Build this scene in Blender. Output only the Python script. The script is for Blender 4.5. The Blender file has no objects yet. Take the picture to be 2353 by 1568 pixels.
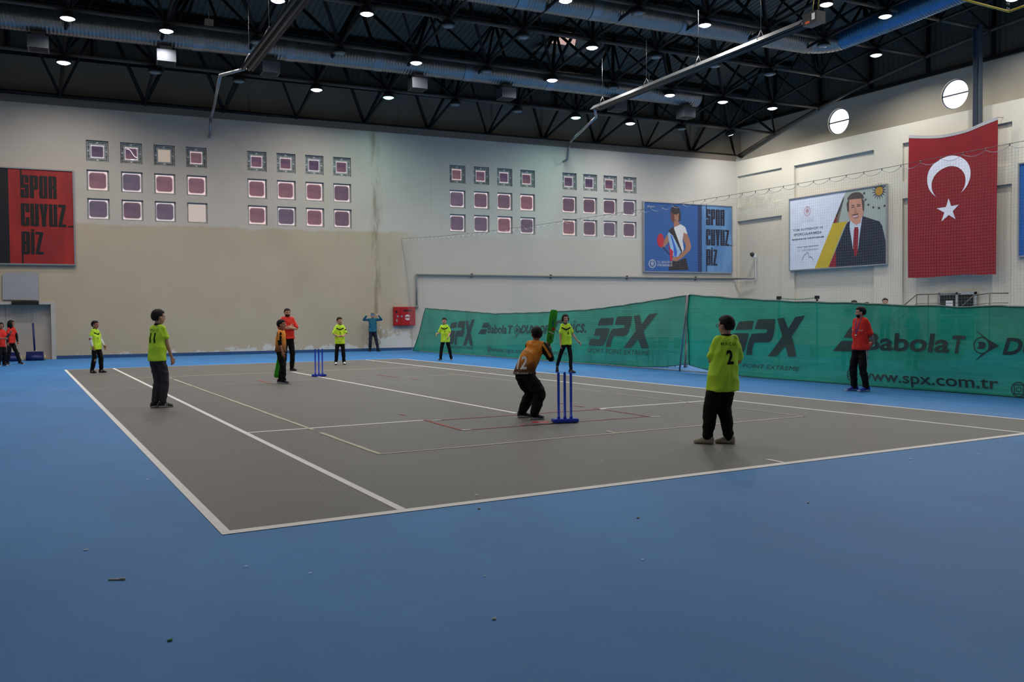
import bpy, bmesh, math, random
from mathutils import Vector, Matrix, noise
from mathutils.bvhtree import BVHTree
random.seed(7)
C = bpy.context.scene.collection
S = bpy.context.scene

# ------------------------------------------------------------------ camera
yaw, pit, rol = 0.5112, -0.0275, -0.0091
fw = Vector((math.sin(yaw)*math.cos(pit), math.cos(yaw)*math.cos(pit), math.sin(pit)))
r0 = Vector((math.cos(yaw), -math.sin(yaw), 0)); u0 = r0.cross(fw)
rt = r0*math.cos(rol) + u0*math.sin(rol); up = -r0*math.sin(rol) + u0*math.cos(rol)
cd = bpy.data.cameras.new('camera'); cam = bpy.data.objects.new('camera', cd); C.objects.link(cam)
cd.sensor_width = 36; cd.lens = 2024.25/2353*36; cd.clip_end = 200
M = Matrix((rt, up, -fw)).transposed().to_4x4(); M.translation = Vector((-1.2036, -6.2671, 1.4931))
cam.matrix_world = M
S.camera = cam
S.view_settings.view_transform = 'Standard'; S.view_settings.look = 'None'
S.view_settings.gamma = 1; S.view_settings.use_curve_mapping = False
S.view_settings.exposure = 0.0

# ------------------------------------------------------------------ world: overcast daylight outside the hall
w = bpy.data.worlds.new('world'); S.world = w; w.use_nodes = True
bgn = w.node_tree.nodes['Background']; bgn.inputs[0].default_value = (.80, .88, 1, 1); bgn.inputs[1].default_value = 1.0

LAMP_POWER = 79.0       # watts of each lit lamp
LAMP_SPREAD = math.radians(152)

# ------------------------------------------------------------------ materials
def lin(c):
    return tuple(((v/255)/12.92 if v/255 <= .04045 else (((v/255)+.055)/1.055)**2.4) for v in c) + (1,)
MATS = {}
def mat(name, col, rough=.6, var=.06, scale=3.0, metal=0.0, bump=0.0, bscale=40, spec=.5):
    if name in MATS: return MATS[name]
    m = bpy.data.materials.new(name); m.use_nodes = True; nt = m.node_tree; b = nt.nodes['Principled BSDF']
    b.inputs['Roughness'].default_value = rough; b.inputs['Metallic'].default_value = metal
    b.inputs['Specular IOR Level'].default_value = spec
    tc = nt.nodes.new('ShaderNodeTexCoord'); nz = nt.nodes.new('ShaderNodeTexNoise')
    nz.inputs['Scale'].default_value = scale; nz.inputs['Detail'].default_value = 4
    nt.links.new(tc.outputs['Object'], nz.inputs['Vector'])
    mx = nt.nodes.new('ShaderNodeMix'); mx.data_type = 'RGBA'
    c = lin(col); mx.inputs[6].default_value = tuple(max(0, v*(1-var*2)) for v in c[:3])+(1,)
    mx.inputs[7].default_value = tuple(v*(1+var*2) for v in c[:3])+(1,)
    nt.links.new(nz.outputs['Fac'], mx.inputs[0]); nt.links.new(mx.outputs[2], b.inputs['Base Color'])
    if bump:
        n2 = nt.nodes.new('ShaderNodeTexNoise'); n2.inputs['Scale'].default_value = bscale
        nt.links.new(tc.outputs['Object'], n2.inputs['Vector'])
        bp = nt.nodes.new('ShaderNodeBump'); bp.inputs['Strength'].default_value = bump; bp.inputs['Distance'].default_value = .02
        nt.links.new(n2.outputs['Fac'], bp.inputs['Height']); nt.links.new(bp.outputs[0], b.inputs['Normal'])
    MATS[name] = m; return m
def emis(name, col, strength):
    if name in MATS: return MATS[name]
    m = bpy.data.materials.new(name); m.use_nodes = True; nt = m.node_tree; nt.nodes.clear()
    e = nt.nodes.new('ShaderNodeEmission'); o = nt.nodes.new('ShaderNodeOutputMaterial')
    e.inputs[0].default_value = lin(col); e.inputs[1].default_value = strength
    nt.links.new(e.outputs[0], o.inputs[0]); MATS[name] = m; return m
class NT:
    """small node helper"""
    def __init__(s, name):
        s.m = bpy.data.materials.new(name); s.m.use_nodes = True; s.t = s.m.node_tree; s.b = s.t.nodes['Principled BSDF']
        s.o = s.t.nodes['Material Output']; s.tc = s.t.nodes.new('ShaderNodeTexCoord'); MATS[name] = s.m
        s.pos = s.tc.outputs['Object']
    def sep(s, v=None):
        n = s.t.nodes.new('ShaderNodeSeparateXYZ'); s.t.links.new(v or s.pos, n.inputs[0]); return n.outputs
    def put(s, sock, v):
        if hasattr(v, 'node'): s.t.links.new(v, sock)
        else: sock.default_value = v
    def math(s, op, a, b=0.0, c=0.0):
        n = s.t.nodes.new('ShaderNodeMath'); n.operation = op
        for i, v in enumerate((a, b, c)): s.put(n.inputs[i], v)
        return n.outputs[0]
    def noise(s, scale, detail=4, vec=None, rough=.55, stretch=None):
        n = s.t.nodes.new('ShaderNodeTexNoise'); n.inputs['Scale'].default_value = scale; n.inputs['Detail'].default_value = detail
        n.inputs['Roughness'].default_value = rough
        v = vec or s.pos
        if stretch:
            mp = s.t.nodes.new('ShaderNodeMapping'); mp.inputs['Scale'].default_value = stretch; s.t.links.new(v, mp.inputs[0]); v = mp.outputs[0]
        s.t.links.new(v, n.inputs['Vector']); return n.outputs['Fac']
    def smooth(s, v, lo, hi):
        n = s.t.nodes.new('ShaderNodeMapRange'); n.interpolation_type = 'SMOOTHSTEP'
        s.put(n.inputs[0], v); n.inputs[1].default_value = lo; n.inputs[2].default_value = hi; return n.outputs[0]
    def mix(s, f, a, b):
        n = s.t.nodes.new('ShaderNodeMix'); n.data_type = 'RGBA'; s.put(n.inputs[0], f)
        for i, v in ((6, a), (7, b)): s.put(n.inputs[i], v)
        return n.outputs[2]
    def mul(s, a, b):
        n = s.t.nodes.new('ShaderNodeMix'); n.data_type = 'RGBA'; n.blend_type = 'MULTIPLY'; n.inputs[0].default_value = 1
        for i, v in ((6, a), (7, b)): s.put(n.inputs[i], v)
        return n.outputs[2]
    def color(s, v): s.put(s.b.inputs['Base Color'], v)

def floor_mat(name, col, mott, rough, spec, dark):
    n = NT(name); c = lin(col)
    big = n.smooth(n.noise(.55, 5, rough=.65, stretch=(1, .55, 1)), .3, .72)
    fine = n.noise(9, 5, rough=.7); grit = n.noise(160, 2)
    a = n.mix(big, tuple(v*(1-mott) for v in c[:3])+(1,), tuple(v*(1+mott*.7) for v in c[:3])+(1,))
    a = n.mix(n.math('MULTIPLY', n.smooth(fine, .52, .75), dark), a, tuple(v*.72 for v in c[:3])+(1,))
    a = n.mix(n.math('MULTIPLY', grit, .22), a, tuple(v*.6 for v in c[:3])+(1,))
    n.color(a); n.b.inputs['Roughness'].default_value = rough; n.b.inputs['Specular IOR Level'].default_value = spec
    bp = n.t.nodes.new('ShaderNodeBump'); bp.inputs['Strength'].default_value = .25; bp.inputs['Distance'].default_value = .004
    n.t.links.new(grit, bp.inputs['Height']); n.t.links.new(bp.outputs[0], n.b.inputs['Normal'])
    return n.m
M_BLUE = floor_mat('blue acrylic floor', (58, 130, 198), .13, .55, .35, .22)
M_GREY = floor_mat('grey acrylic court', (112, 110, 108), .07, .5, .4, .18)
M_LINE = mat('white line paint', (236, 234, 232), .6, .07, 6)
M_CREAM = mat('worn cream line', (190, 186, 168), .7, .16, 14)
M_PINK = mat('faded red line', (158, 84, 82), .7, .14, 10)
M_PALE = mat('pale red line', (138, 112, 110), .7, .06, 10)

def wall_back_mat():
    n = NT('painted plaster back wall'); x, y, z = n.sep()
    nz = n.noise(.7, 5); fine = n.noise(6, 5, rough=.65)
    upc = n.mix(nz, lin((188, 178, 166)), lin((204, 195, 184)))
    upc = n.mix(n.smooth(x, 10, 18), upc, n.mix(nz, lin((190, 187, 179)), lin((206, 203, 195))))
    loc = n.mix(nz, lin((180, 164, 140)), lin((192, 178, 155)))
    right = n.smooth(x, 13.2, 15.5)
    loc = n.mix(right, loc, lin((198, 190, 178)))
    edge = n.math('ADD', z, n.math('MULTIPLY', n.math('SUBTRACT', n.noise(1.1, 3), .5), .5))
    a = n.mix(n.smooth(edge, 5.28, 5.42), loc, upc)
    top = n.smooth(z, 9.86, 9.90); a = n.mix(top, a, lin((122, 112, 100)))
    # stains running down the expansion joint
    d = n.math('ABSOLUTE', n.math('SUBTRACT', x, n.math('ADD', 12.98, n.math('MULTIPLY', n.math('SUBTRACT', n.noise(1.2, 3), .5), .35))))
    st = n.math('MULTIPLY', n.math('SUBTRACT', 1.0, n.smooth(d, .02, .28)), n.smooth(n.noise(1.6, 5, stretch=(3, 3, .5)), .36, .62))
    a = n.mix(n.math('MULTIPLY', st, .62), a, lin((122, 108, 78)))
    streak = n.smooth(n.noise(2.4, 4, stretch=(2.6, 2.6, .12)), .58, .80)
    zone = n.math('MULTIPLY', n.smooth(x, 10.5, 12.5), n.math('SUBTRACT', 1.0, n.smooth(x, 14.5, 17)))
    a = n.mix(n.math('MULTIPLY', n.math('MULTIPLY', streak, zone), .4), a, lin((140, 128, 100)))
    # peeled paint low down
    h = n.math('MULTIPLY', n.math('SUBTRACT', 1.0, n.smooth(n.math('ABSOLUTE', n.math('SUBTRACT', x, 14.0)), .2, 1.3)), .55)
    wide = n.math('MULTIPLY', n.smooth(x, 4.6, 8), .13)
    lim = n.math('ADD', n.math('ADD', .14, n.math('MULTIPLY', wide, n.math('SUBTRACT', 1.0, n.smooth(x, 15, 17)))), h)
    pe = n.smooth(n.math('SUBTRACT', n.math('ADD', lim, n.math('MULTIPLY', n.math('SUBTRACT', n.noise(2.4, 6, rough=.7), .5), 1.5)), z), -.02, .04)
    bits = n.math('MULTIPLY', n.smooth(n.noise(3.4, 6, rough=.7, stretch=(1.4, 1, .8)), .55, .58), n.math('SUBTRACT', 1.0, n.smooth(z, .7, 2.1)))
    bits = n.math('MULTIPLY', bits, n.math('MULTIPLY', n.smooth(x, 12.6, 13.2), n.math('SUBTRACT', 1.0, n.smooth(x, 15.2, 16))))
    pe = n.math('MAXIMUM', pe, bits)
    a = n.mix(n.math('MULTIPLY', pe, n.smooth(z, .10, .16)), a, lin((206, 205, 200)))
    a = n.mix(n.math('MULTIPLY', n.smooth(fine, .55, .8), .14), a, lin((120, 112, 98)))
    n.color(a); n.b.inputs['Roughness'].default_value = .85
    bp = n.t.nodes.new('ShaderNodeBump'); bp.inputs['Strength'].default_value = .12; bp.inputs['Distance'].default_value = .01
    n.t.links.new(n.noise(18, 4), bp.inputs['Height']); n.t.links.new(bp.outputs[0], n.b.inputs['Normal'])
    return n.m
def wall_right_mat():
    n = NT('painted plaster right wall'); x, y, z = n.sep(); nz = n.noise(.5, 5)
    a = n.mix(nz, lin((196, 187, 168)), lin((210, 202, 186)))
    a = n.mix(n.smooth(z, 6.5, 7.2), a, n.mix(nz, lin((204, 200, 184)), lin((216, 212, 198))))
    sm = n.math('MULTIPLY', n.smooth(n.noise(1.3, 5), .45, .62), n.math('MULTIPLY', n.smooth(y, 26.6, 27.4), n.math('SUBTRACT', 1.0, n.smooth(n.math('ABSOLUTE', n.math('SUBTRACT', z, 7.6)), .3, .7))))
    a = n.mix(n.math('MULTIPLY', sm, .3), a, lin((140, 138, 125)))
    n.color(a); n.b.inputs['Roughness'].default_value = .85
    return n.m
def concrete_mat():
    n = NT('stained upper concrete'); nz = n.noise(.8, 5)
    a = n.mix(nz, lin((124, 116, 104)), lin((146, 138, 124)))
    st = n.smooth(n.noise(1.5, 4, stretch=(2.2, 2.2, .10)), .60, .72)
    a = n.mix(n.math('MULTIPLY', st, .6), a, lin((84, 64, 46)))
    n.color(a); n.b.inputs['Roughness'].default_value = .9; return n.m
M_WB = wall_back_mat(); M_WR = wall_right_mat(); M_CONC = concrete_mat()
M_SIDE = mat('grey blue siding', (92, 88, 80), .6, .04, 1)
M_DECK = mat('corrugated roof deck', (100, 100, 92), .55, .06, .6)
M_STEEL = mat('dark painted steel', (19, 18, 18), .6, .1, 2, spec=.3)
M_STEELL = mat('grey painted steel', (76, 70, 64), .5, .08, 2, .1)
M_GALV = mat('galvanised steel', (150, 152, 156), .38, .12, 5, .75)
M_ALU = mat('brushed aluminium', (176, 178, 182), .35, .06, 6, .7)
M_BASE = mat('blue wall base band', (38, 78, 124), .7, .12, 4)
M_WHITE = mat('white paint', (216, 217, 220), .6, .04)
M_BLACK = mat('black plastic', (12, 12, 14), .5, .1)
M_PIPE = mat('grey pipe', (106, 112, 112), .5, .08)

# ------------------------------------------------------------------ helpers
def link(o, parent=None):
    C.objects.link(o)
    if parent is not None: o.parent = parent
    return o
def bm_obj(name, bm, mats, parent=None, smooth=False):
    me = bpy.data.meshes.new(name)
    bmesh.ops.recalc_face_normals(bm, faces=bm.faces[:]) if smooth != 'keep' else None
    bm.to_mesh(me); bm.free()
    if smooth is True:
        for p in me.polygons: p.use_smooth = True
    for m in (mats if isinstance(mats, (list, tuple)) else [mats]): me.materials.append(m)
    return link(bpy.data.objects.new(name, me), parent)
def empty(name, loc=(0, 0, 0), rz=0.0):
    o = bpy.data.objects.new(name, None); o.empty_display_size = .2; o.location = loc; o.rotation_euler = (0, 0, rz); return link(o)
def tag(o, label=None, cat=None, group=None, kind=None):
    if label: o['label'] = label
    if cat: o['category'] = cat
    if group: o['group'] = group
    if kind: o['kind'] = kind
    return o
def thing(name, label, cat, loc=(0, 0, 0), rz=0.0, group=None): return tag(empty(name, loc, rz), label, cat, group)
def copy_tree(o, parent=None):
    c = o.copy(); C.objects.link(c)
    if parent is not None: c.parent = parent
    for ch in list(o.children): copy_tree(ch, c)
    return c
def quad(bm, pts, mi=0):
    f = bm.faces.new([bm.verts.new(p) for p in pts]); f.material_index = mi; return f
def box(bm, x0, y0, z0, x1, y1, z1, mi=0, mtx=None):
    vs = [Vector((x, y, z)) for z in (z0, z1) for (x, y) in ((x0, y0), (x1, y0), (x1, y1), (x0, y1))]
    if mtx is not None: vs = [mtx @ v for v in vs]
    v = [bm.verts.new(p) for p in vs]
    for q in ((3, 2, 1, 0), (4, 5, 6, 7), (0, 1, 5, 4), (1, 2, 6, 5), (2, 3, 7, 6), (3, 0, 4, 7)):
        f = bm.faces.new([v[i] for i in q]); f.material_index = mi
def frame_axes(d):
    d = d.normalized(); a = Vector((0, 0, 1)) if abs(d.z) < .95 else Vector((1, 0, 0))
    s = d.cross(a).normalized(); return s, d.cross(s).normalized()
def tube(bm, p0, p1, r, seg=8, r2=None, mi=0, cap=True):
    p0, p1 = Vector(p0), Vector(p1); s, t = frame_axes(p1-p0); r2 = r if r2 is None else r2
    A = [bm.verts.new(p0+(s*math.cos(a)+t*math.sin(a))*r) for a in [k*2*math.pi/seg for k in range(seg)]]
    B = [bm.verts.new(p1+(s*math.cos(a)+t*math.sin(a))*r2) for a in [k*2*math.pi/seg for k in range(seg)]]
    for k in range(seg):
        f = bm.faces.new((A[k], A[(k+1) % seg], B[(k+1) % seg], B[k])); f.material_index = mi; f.smooth = True
    if cap:
        bm.faces.new(A[::-1]).material_index = mi; bm.faces.new(B).material_index = mi
def path(bm, pts, r, seg=8, mi=0):
    for a, b in zip(pts[:-1], pts[1:]): tube(bm, a, b, r, seg, mi=mi)
    for p in pts[1:-1]: ball(bm, p, (r, r, r), 1, mi)
def ball(bm, c, r, sub=2, mi=0, mtx=None):
    g = bmesh.ops.create_icosphere(bm, subdivisions=sub, radius=1)
    mm = Matrix.Translation(c) @ (mtx or Matrix()) @ Matrix.Diagonal((*r, 1))
    for v in g['verts']: v.co = mm @ v.co
    for f in {f for v in g['verts'] for f in v.link_faces}: f.material_index = mi; f.smooth = True
def lathe(bm, prof, seg=16, mi=0, c=(0, 0, 0)):
    c = Vector(c); rings = []
    for r, z in prof: rings.append([bm.verts.new(c+Vector((r*math.cos(k*2*math.pi/seg), r*math.sin(k*2*math.pi/seg), z))) for k in range(seg)])
    for a, b in zip(rings[:-1], rings[1:]):
        for k in range(seg):
            f = bm.faces.new((a[k], a[(k+1) % seg], b[(k+1) % seg], b[k])); f.material_index = mi; f.smooth = True
    if prof[0][0] > 1e-6: bm.faces.new(rings[0][::-1]).material_index = mi
    if prof[-1][0] > 1e-6: bm.faces.new(rings[-1]).material_index = mi
def text_polys(s, size=1.0, shear=0.0, bold=0.0, align='LEFT', sx=1.0, space=1.0):
    """returns list of triangles (2D) of the text"""
    cu = bpy.data.curves.new('t', 'FONT'); cu.body = s; cu.size = size; cu.shear = shear; cu.offset = bold; cu.align_x = align; cu.space_character = space
    cu.resolution_u = 3
    o = bpy.data.objects.new('t', cu); C.objects.link(o); dg = bpy.context.evaluated_depsgraph_get(); me = bpy.data.meshes.new_from_object(o.evaluated_get(dg))
    out = [[(me.vertices[i].co.x*sx, me.vertices[i].co.y) for i in p.vertices] for p in me.polygons]
    bpy.data.objects.remove(o); bpy.data.curves.remove(cu); bpy.data.meshes.remove(me)
    return out
def fit_box(polys, x0, y0, x1, y1):
    xs = [p[0] for q in polys for p in q]; ys = [p[1] for q in polys for p in q]
    a, b, c, d = min(xs), max(xs), min(ys), max(ys)
    return [[(x0+(x-a)/(b-a)*(x1-x0), y0+(y-c)/(d-c)*(y1-y0)) for x, y in q] for q in polys]
def circle(cx, cy, r, n=24, ry=None, a0=0, a1=2*math.pi):
    ry = r if ry is None else ry
    return [(cx+r*math.cos(a0+(a1-a0)*k/n), cy+ry*math.sin(a0+(a1-a0)*k/n)) for k in range(n)]
def ring(cx, cy, r, w, n=24, ry=None):
    ry = r if ry is None else ry; out = []
    for k in range(n):
        a, b = 2*math.pi*k/n, 2*math.pi*(k+1)/n
        out.append([(cx+r*math.cos(a), cy+ry*math.sin(a)), (cx+r*math.cos(b), cy+ry*math.sin(b)), (cx+(r-w)*math.cos(b), cy+(ry-w)*math.sin(b)), (cx+(r-w)*math.cos(a), cy+(ry-w)*math.sin(a))])
    return out
def line_poly(p, q, w):
    dx, dy = q[0]-p[0], q[1]-p[1]; L = math.hypot(dx, dy) or 1; nx, ny = -dy/L*w/2, dx/L*w/2
    return [(p[0]+nx, p[1]+ny), (q[0]+nx, q[1]+ny), (q[0]-nx, q[1]-ny), (p[0]-nx, p[1]-ny)]
def star(cx, cy, r, rot=math.pi/2, k=.382, n=5):
    return [(cx+(r if i % 2 == 0 else r*k)*math.cos(rot+i*math.pi/n), cy+(r if i % 2 == 0 else r*k)*math.sin(rot+i*math.pi/n)) for i in range(2*n)]
def star_tris(cx, cy, r, rot=math.pi/2, k=.382, n=5):
    p = star(cx, cy, r, rot, k, n); m = len(p)
    return [[(cx, cy), p[(i-1) % m], p[i], p[(i+1) % m]] for i in range(0, m, 2)]
def art(name, layers, mats, fn, parent=None, step=None):
    """flat print: layers = [(polys, material index, lift)]; fn(x, y, lift) -> point in space"""
    bm = bmesh.new()
    for polys, mi, lift in layers:
        b2 = bmesh.new()
        for qi, q in enumerate(polys):
            vs = [b2.verts.new((x, y, (qi % 8)*.00035)) for x, y in q]
            try: b2.faces.new(vs)
            except Exception: pass
        bmesh.ops.triangulate(b2, faces=b2.faces[:])
        if step:
            xs = [v.co.x for v in b2.verts]; ys = [v.co.y for v in b2.verts]
            for ax, lo, hi in ((0, min(xs), max(xs)), (1, min(ys), max(ys))):
                k = math.ceil(lo/step)
                while k*step < hi:
                    co = [0, 0, 0]; co[ax] = k*step; no = [0, 0, 0]; no[ax] = 1
                    bmesh.ops.bisect_plane(b2, geom=b2.verts[:]+b2.edges[:]+b2.faces[:], plane_co=co, plane_no=no); k += 1
        m = {}
        for f in b2.faces:
            vs = []
            for v in f.verts:
                if v not in m: m[v] = bm.verts.new(fn(v.co.x, v.co.y, lift+v.co.z))
                vs.append(m[v])
            nf = bm.faces.new(vs); nf.material_index = mi
        b2.free()
    return bm_obj(name, bm, mats, parent, 'keep')

# ------------------------------------------------------------------ the hall: back wall runs y = 32.493 - 0.0765 x
XL, XR, YN = -9.0, 33.28, -9.2
WNn = Vector((.0765, 1, 0)).normalized()
def BW(x, z, off=0.0):            # point on the back wall, off = metres into the hall
    return Vector((x, 32.493-.0765*x, z)) - WNn*off
def rect_wall(bm, fn, xs0, xs1, z0, z1, holes, depth, mi=0, mir=None):
    """wall face with rectangular holes/recesses (a,b,c,d,depth); fn(x,z,off)"""
    mir = mi if mir is None else mir
    X = sorted({xs0, xs1} | {v for h in holes for v in (h[0], h[2])}); Z = sorted({z0, z1} | {v for h in holes for v in (h[1], h[3])})
    for a, b in zip(X[:-1], X[1:]):
        for c, d in zip(Z[:-1], Z[1:]):
            mx, mz = (a+b)/2, (c+d)/2
            if any(h[0] < mx < h[2] and h[1] < mz < h[3] for h in holes): continue
            quad(bm, [fn(a, c, 0), fn(b, c, 0), fn(b, d, 0), fn(a, d, 0)], mi)
    for h in holes:
        a, c, b, d = h[:4]; D = -h[4] if len(h) > 4 else -depth
        quad(bm, [fn(a, c, 0), fn(a, d, 0), fn(a, d, D), fn(a, c, D)], mir); quad(bm, [fn(b, c, 0), fn(b, d, 0), fn(b, d, D), fn(b, c, D)], mir)
        quad(bm, [fn(a, c, 0), fn(b, c, 0), fn(b, c, D), fn(a, c, D)], mir); quad(bm, [fn(a, d, 0), fn(b, d, 0), fn(b, d, D), fn(a, d, D)], mir)
        quad(bm, [fn(a, c, D), fn(b, c, D), fn(b, d, D), fn(a, d, D)], mir)
# floor: blue surround, grey court, painted lines, all one floor
bm = bmesh.new()
quad(bm, [(XL, YN, 0), (XR, YN, 0), (XR, 32.493-.0765*XR, 0), (XL, 32.493-.0765*XL, 0)], 0)
quad(bm, [(0, 0, .002), (10.97, 0, .002), (10.97, 23.77, .002), (0, 23.77, .002)], 1)
def fl(x0, y0, x1, y1, mi=2, z=.004): quad(bm, [(x0, y0, z), (x1, y0, z), (x1, y1, z), (x0, y1, z)], mi)
fl(0, 0, 10.97, .10); fl(0, 23.72, 10.97, 23.77); fl(0, .1, .07, 23.72, z=.0042); fl(10.90, .1, 10.97, 23.72, z=.0042)
fl(1.335, .1, 1.405, 23.72, z=.0045); fl(9.565, .1, 9.635, 23.72, z=.0045)
fl(1.39, 5.45, 3.95, 5.52, z=.005); fl(6.88, 5.35, 9.58, 5.42, z=.005)
fl(1.39, 18.25, 9.58, 18.33, 3, .005); fl(5.45, 5.55, 5.52, 18.26, z=.005); fl(5.46, .1, 5.51, .32, z=.005)
def strip(p, q, wd, mi, z, seg=10, wob=.006, gap=0.0):
    p, q = Vector((*p, z)), Vector((*q, z)); d = (q-p).normalized(); s = Vector((-d.y, d.x, 0)); L = (q-p).length; n = max(2, int(L/.35)); pr = None
    for k in range(n+1):
        c = p.lerp(q, k/n)+s*random.uniform(-wob, wob); hw = wd/2*random.uniform(.7, 1.15); cur = (c+s*hw, c-s*hw)
        if pr and random.random() >= gap: quad(bm, [pr[0], pr[1], cur[1], cur[0]], mi)
        pr = cur
strip((2.22, 2.81), (8.77, 2.81), .052, 3, .006); strip((2.22, 2.81), (2.18, 17.8), .056, 3, .006, gap=.03); strip((8.76, 2.8), (8.74, 15.0), .036, 3, .006, gap=.1)
strip((.05, 14.62), (3.85, 14.38), .056, 3, .006); strip((7.0, 14.3), (10.4, 14.37), .056, 3, .006); strip((5.40, 2.83), (5.41, 3.05), .056, 3, .0065)
strip((3.93, 5.35), (6.9, 5.29), .055, 4, .007, gap=.04); strip((3.87, 4.14), (6.9, 4.05), .042, 4, .007); strip((3.93, 5.55), (3.87, 4.14), .05, 4, .0072); strip((6.91, 5.5), (6.88, 4.05), .045, 4, .0072)
strip((3.89, 15.55), (3.86, 14.2), .06, 4, .007); strip((7.0, 15.6), (7.05, 14.25), .05, 4, .007)
strip((4.3, 15.8), (6.9, 15.3), .04, 5, .007, gap=.2); strip((4.1, 14.4), (6.9, 14.25), .04, 5, .007, gap=.25)
for a, b in (((3.91, 6.42), (3.93, 6.24)), ((6.86, 6.45), (6.9, 6.3)), ((6.82, 5.96), (6.86, 5.74)), ((7.16, 13.7), (7.16, 13.3))): strip(a, b, .05, 4, .007)
strip((3.87, 4.15), (4.0, 4.14), .05, 2, .008); strip((6.88, 4.0), (7.0, 3.94), .05, 2, .008); strip((3.98, 5.34), (4.12, 5.35), .05, 2, .008); strip((6.84, 5.22), (6.98, 5.27), .05, 2, .008)
strip((11.2, 14.2), (12.05, 14.55), .03, 3, .006, gap=.1); strip((-.75, 15.0), (-.3, 14.7), .03, 3, .006)
for k in range(26):      # scuffs and crumbs trodden into the paint
    x, y = random.uniform(-1.5, 9), random.uniform(-3, 8)
    r = random.uniform(.008, .018); quad(bm, [(x-r, y-r*.6, .0075), (x+r, y-r*.5, .0075), (x+r*.8, y+r*.6, .0075), (x-r*.7, y+r*.5, .0075)], 2 if k % 3 else 3)
o = bm_obj('floor', bm, [M_BLUE, M_GREY, M_LINE, M_CREAM, M_PINK, M_PALE], None, 'keep'); o['kind'] = 'structure'
for p in o.data.polygons:
    if p.normal.z < 0: p.flip()

# back wall with 48 window openings and the door alcove
WIN = []
for g, (gx, st) in enumerate(((1.30, 1.235), (7.43, 1.22), (16.56, 1.215), (22.53, 1.175))):
    for r, zt in enumerate((8.63, 7.47, 6.34)):
        for c in range(4): WIN.append((g, r, c, gx+c*st, zt-.84, gx+c*st+.80, zt))
bm = bmesh.new()
holes = [(a, b, c, d, .16) for (_, _, _, a, b, c, d) in WIN] + [(-3.2, 0.0, -.02, 2.16, .30)]
rect_wall(bm, BW, XL, XR, 0, 10.18, holes, .16)
o = bm_obj('wall_back', bm, M_WB, None, 'keep'); o['kind'] = 'structure'
bm = bmesh.new()
box_pts = lambda a, b, c, d, e, f: [BW(a, c, e), BW(b, c, e), BW(b, d, e), BW(a, d, e)]
quad(bm, [BW(XL, 10.18, 0), BW(XR, 10.18, 0), BW(XR+1, 10.18, -.6), BW(XL, 10.18, -.6)]); quad(bm, [BW(XL, 10.18, -.6), BW(XR+1, 10.18, -.6), BW(XR+1, 11.9, -.6), BW(XL, 11.9, -.6)])
o = bm_obj('wall_back_upper', bm, M_CONC, None, 'keep'); tag(o, kind='structure')
# siding above, with its base beam and posts
bm = bmesh.new(); n = 170
for k in range(n):
    a, b = XL+(XR+1-XL)*k/n, XL+(XR+1-XL)*(k+1)/n; m_ = (a+b)/2
    quad(bm, [BW(a, 11.9, -.6), BW(m_, 11.9, -.56), BW(m_, 14.2, -.56), BW(a, 14.2, -.6)]); quad(bm, [BW(m_, 11.9, -.56), BW(b, 11.9, -.6), BW(b, 14.2, -.6), BW(m_, 14.2, -.56)])
o = bm_obj('wall_back_siding', bm, M_SIDE, None, 'keep'); tag(o, kind='structure')
bm = bmesh.new()
def bwbox(bm, x0, x1, z0, z1, d0, d1, mi=0):
    v = [bm.verts.new(BW(x, z, d)) for z in (z0, z1) for (x, d) in ((x0, d0), (x1, d0), (x1, d1), (x0, d1))]
    for q in ((3, 2, 1, 0), (4, 5, 6, 7), (0, 1, 5, 4), (1, 2, 6, 5), (2, 3, 7, 6), (3, 0, 4, 7)): bm.faces.new([v[i] for i in q]).material_index = mi
bwbox(bm, XL, XR+.6, 11.82, 11.98, -.55, -.35)
for k in range(15): bwbox(bm, -1.45+k*2.98, -1.33+k*2.98, 11.9, 14.1, -.55, -.4)
bwbox(bm, XL, XR, 10.18, 10.26, -.08, .02)
o = bm_obj('trim_1', bm, M_STEEL); o['kind'] = 'structure'
bm = bmesh.new()
bwbox(bm, .0, 14.6, 0, .13, 0, .012); bwbox(bm, 14.6, XR, 0, .13, 0, .012); bwbox(bm, XL, -3.2, 0, .13, 0, .012)
o = bm_obj('baseboard_back', bm, M_BASE); o['kind'] = 'structure'

# right wall (x = XR) with blind recesses; upper part set back behind a ledge
def RW(y, z, off=0.0): return Vector((XR-off, y, z))
YB = 32.493-.0765*XR
bm = bmesh.new()
rec = [(26.66, 7.35, 29.86, 9.05, .12), (26.66, .0, 29.86, 6.6, .12), (21.05, .0, 25.83, 9.02, .14), (14.6, 7.35, 19.55, 9.05, .12), (14.6, .0, 19.55, 6.6, .12), (-3, 0, 9.5, 9.0, .12)]
rect_wall(bm, RW, YN, YB, 0, 9.87, rec, .12)
o = bm_obj('wall_right', bm, M_WR, None, 'keep'); o['kind'] = 'structure'
M_WRU = mat('grey plaster upper wall', (184, 178, 164), .9, .05, .6)
bm = bmesh.new()
XU = XR+.87
ys = [YN, 16.5, 17.7, 22.45, 23.7, YB+.7]
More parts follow.
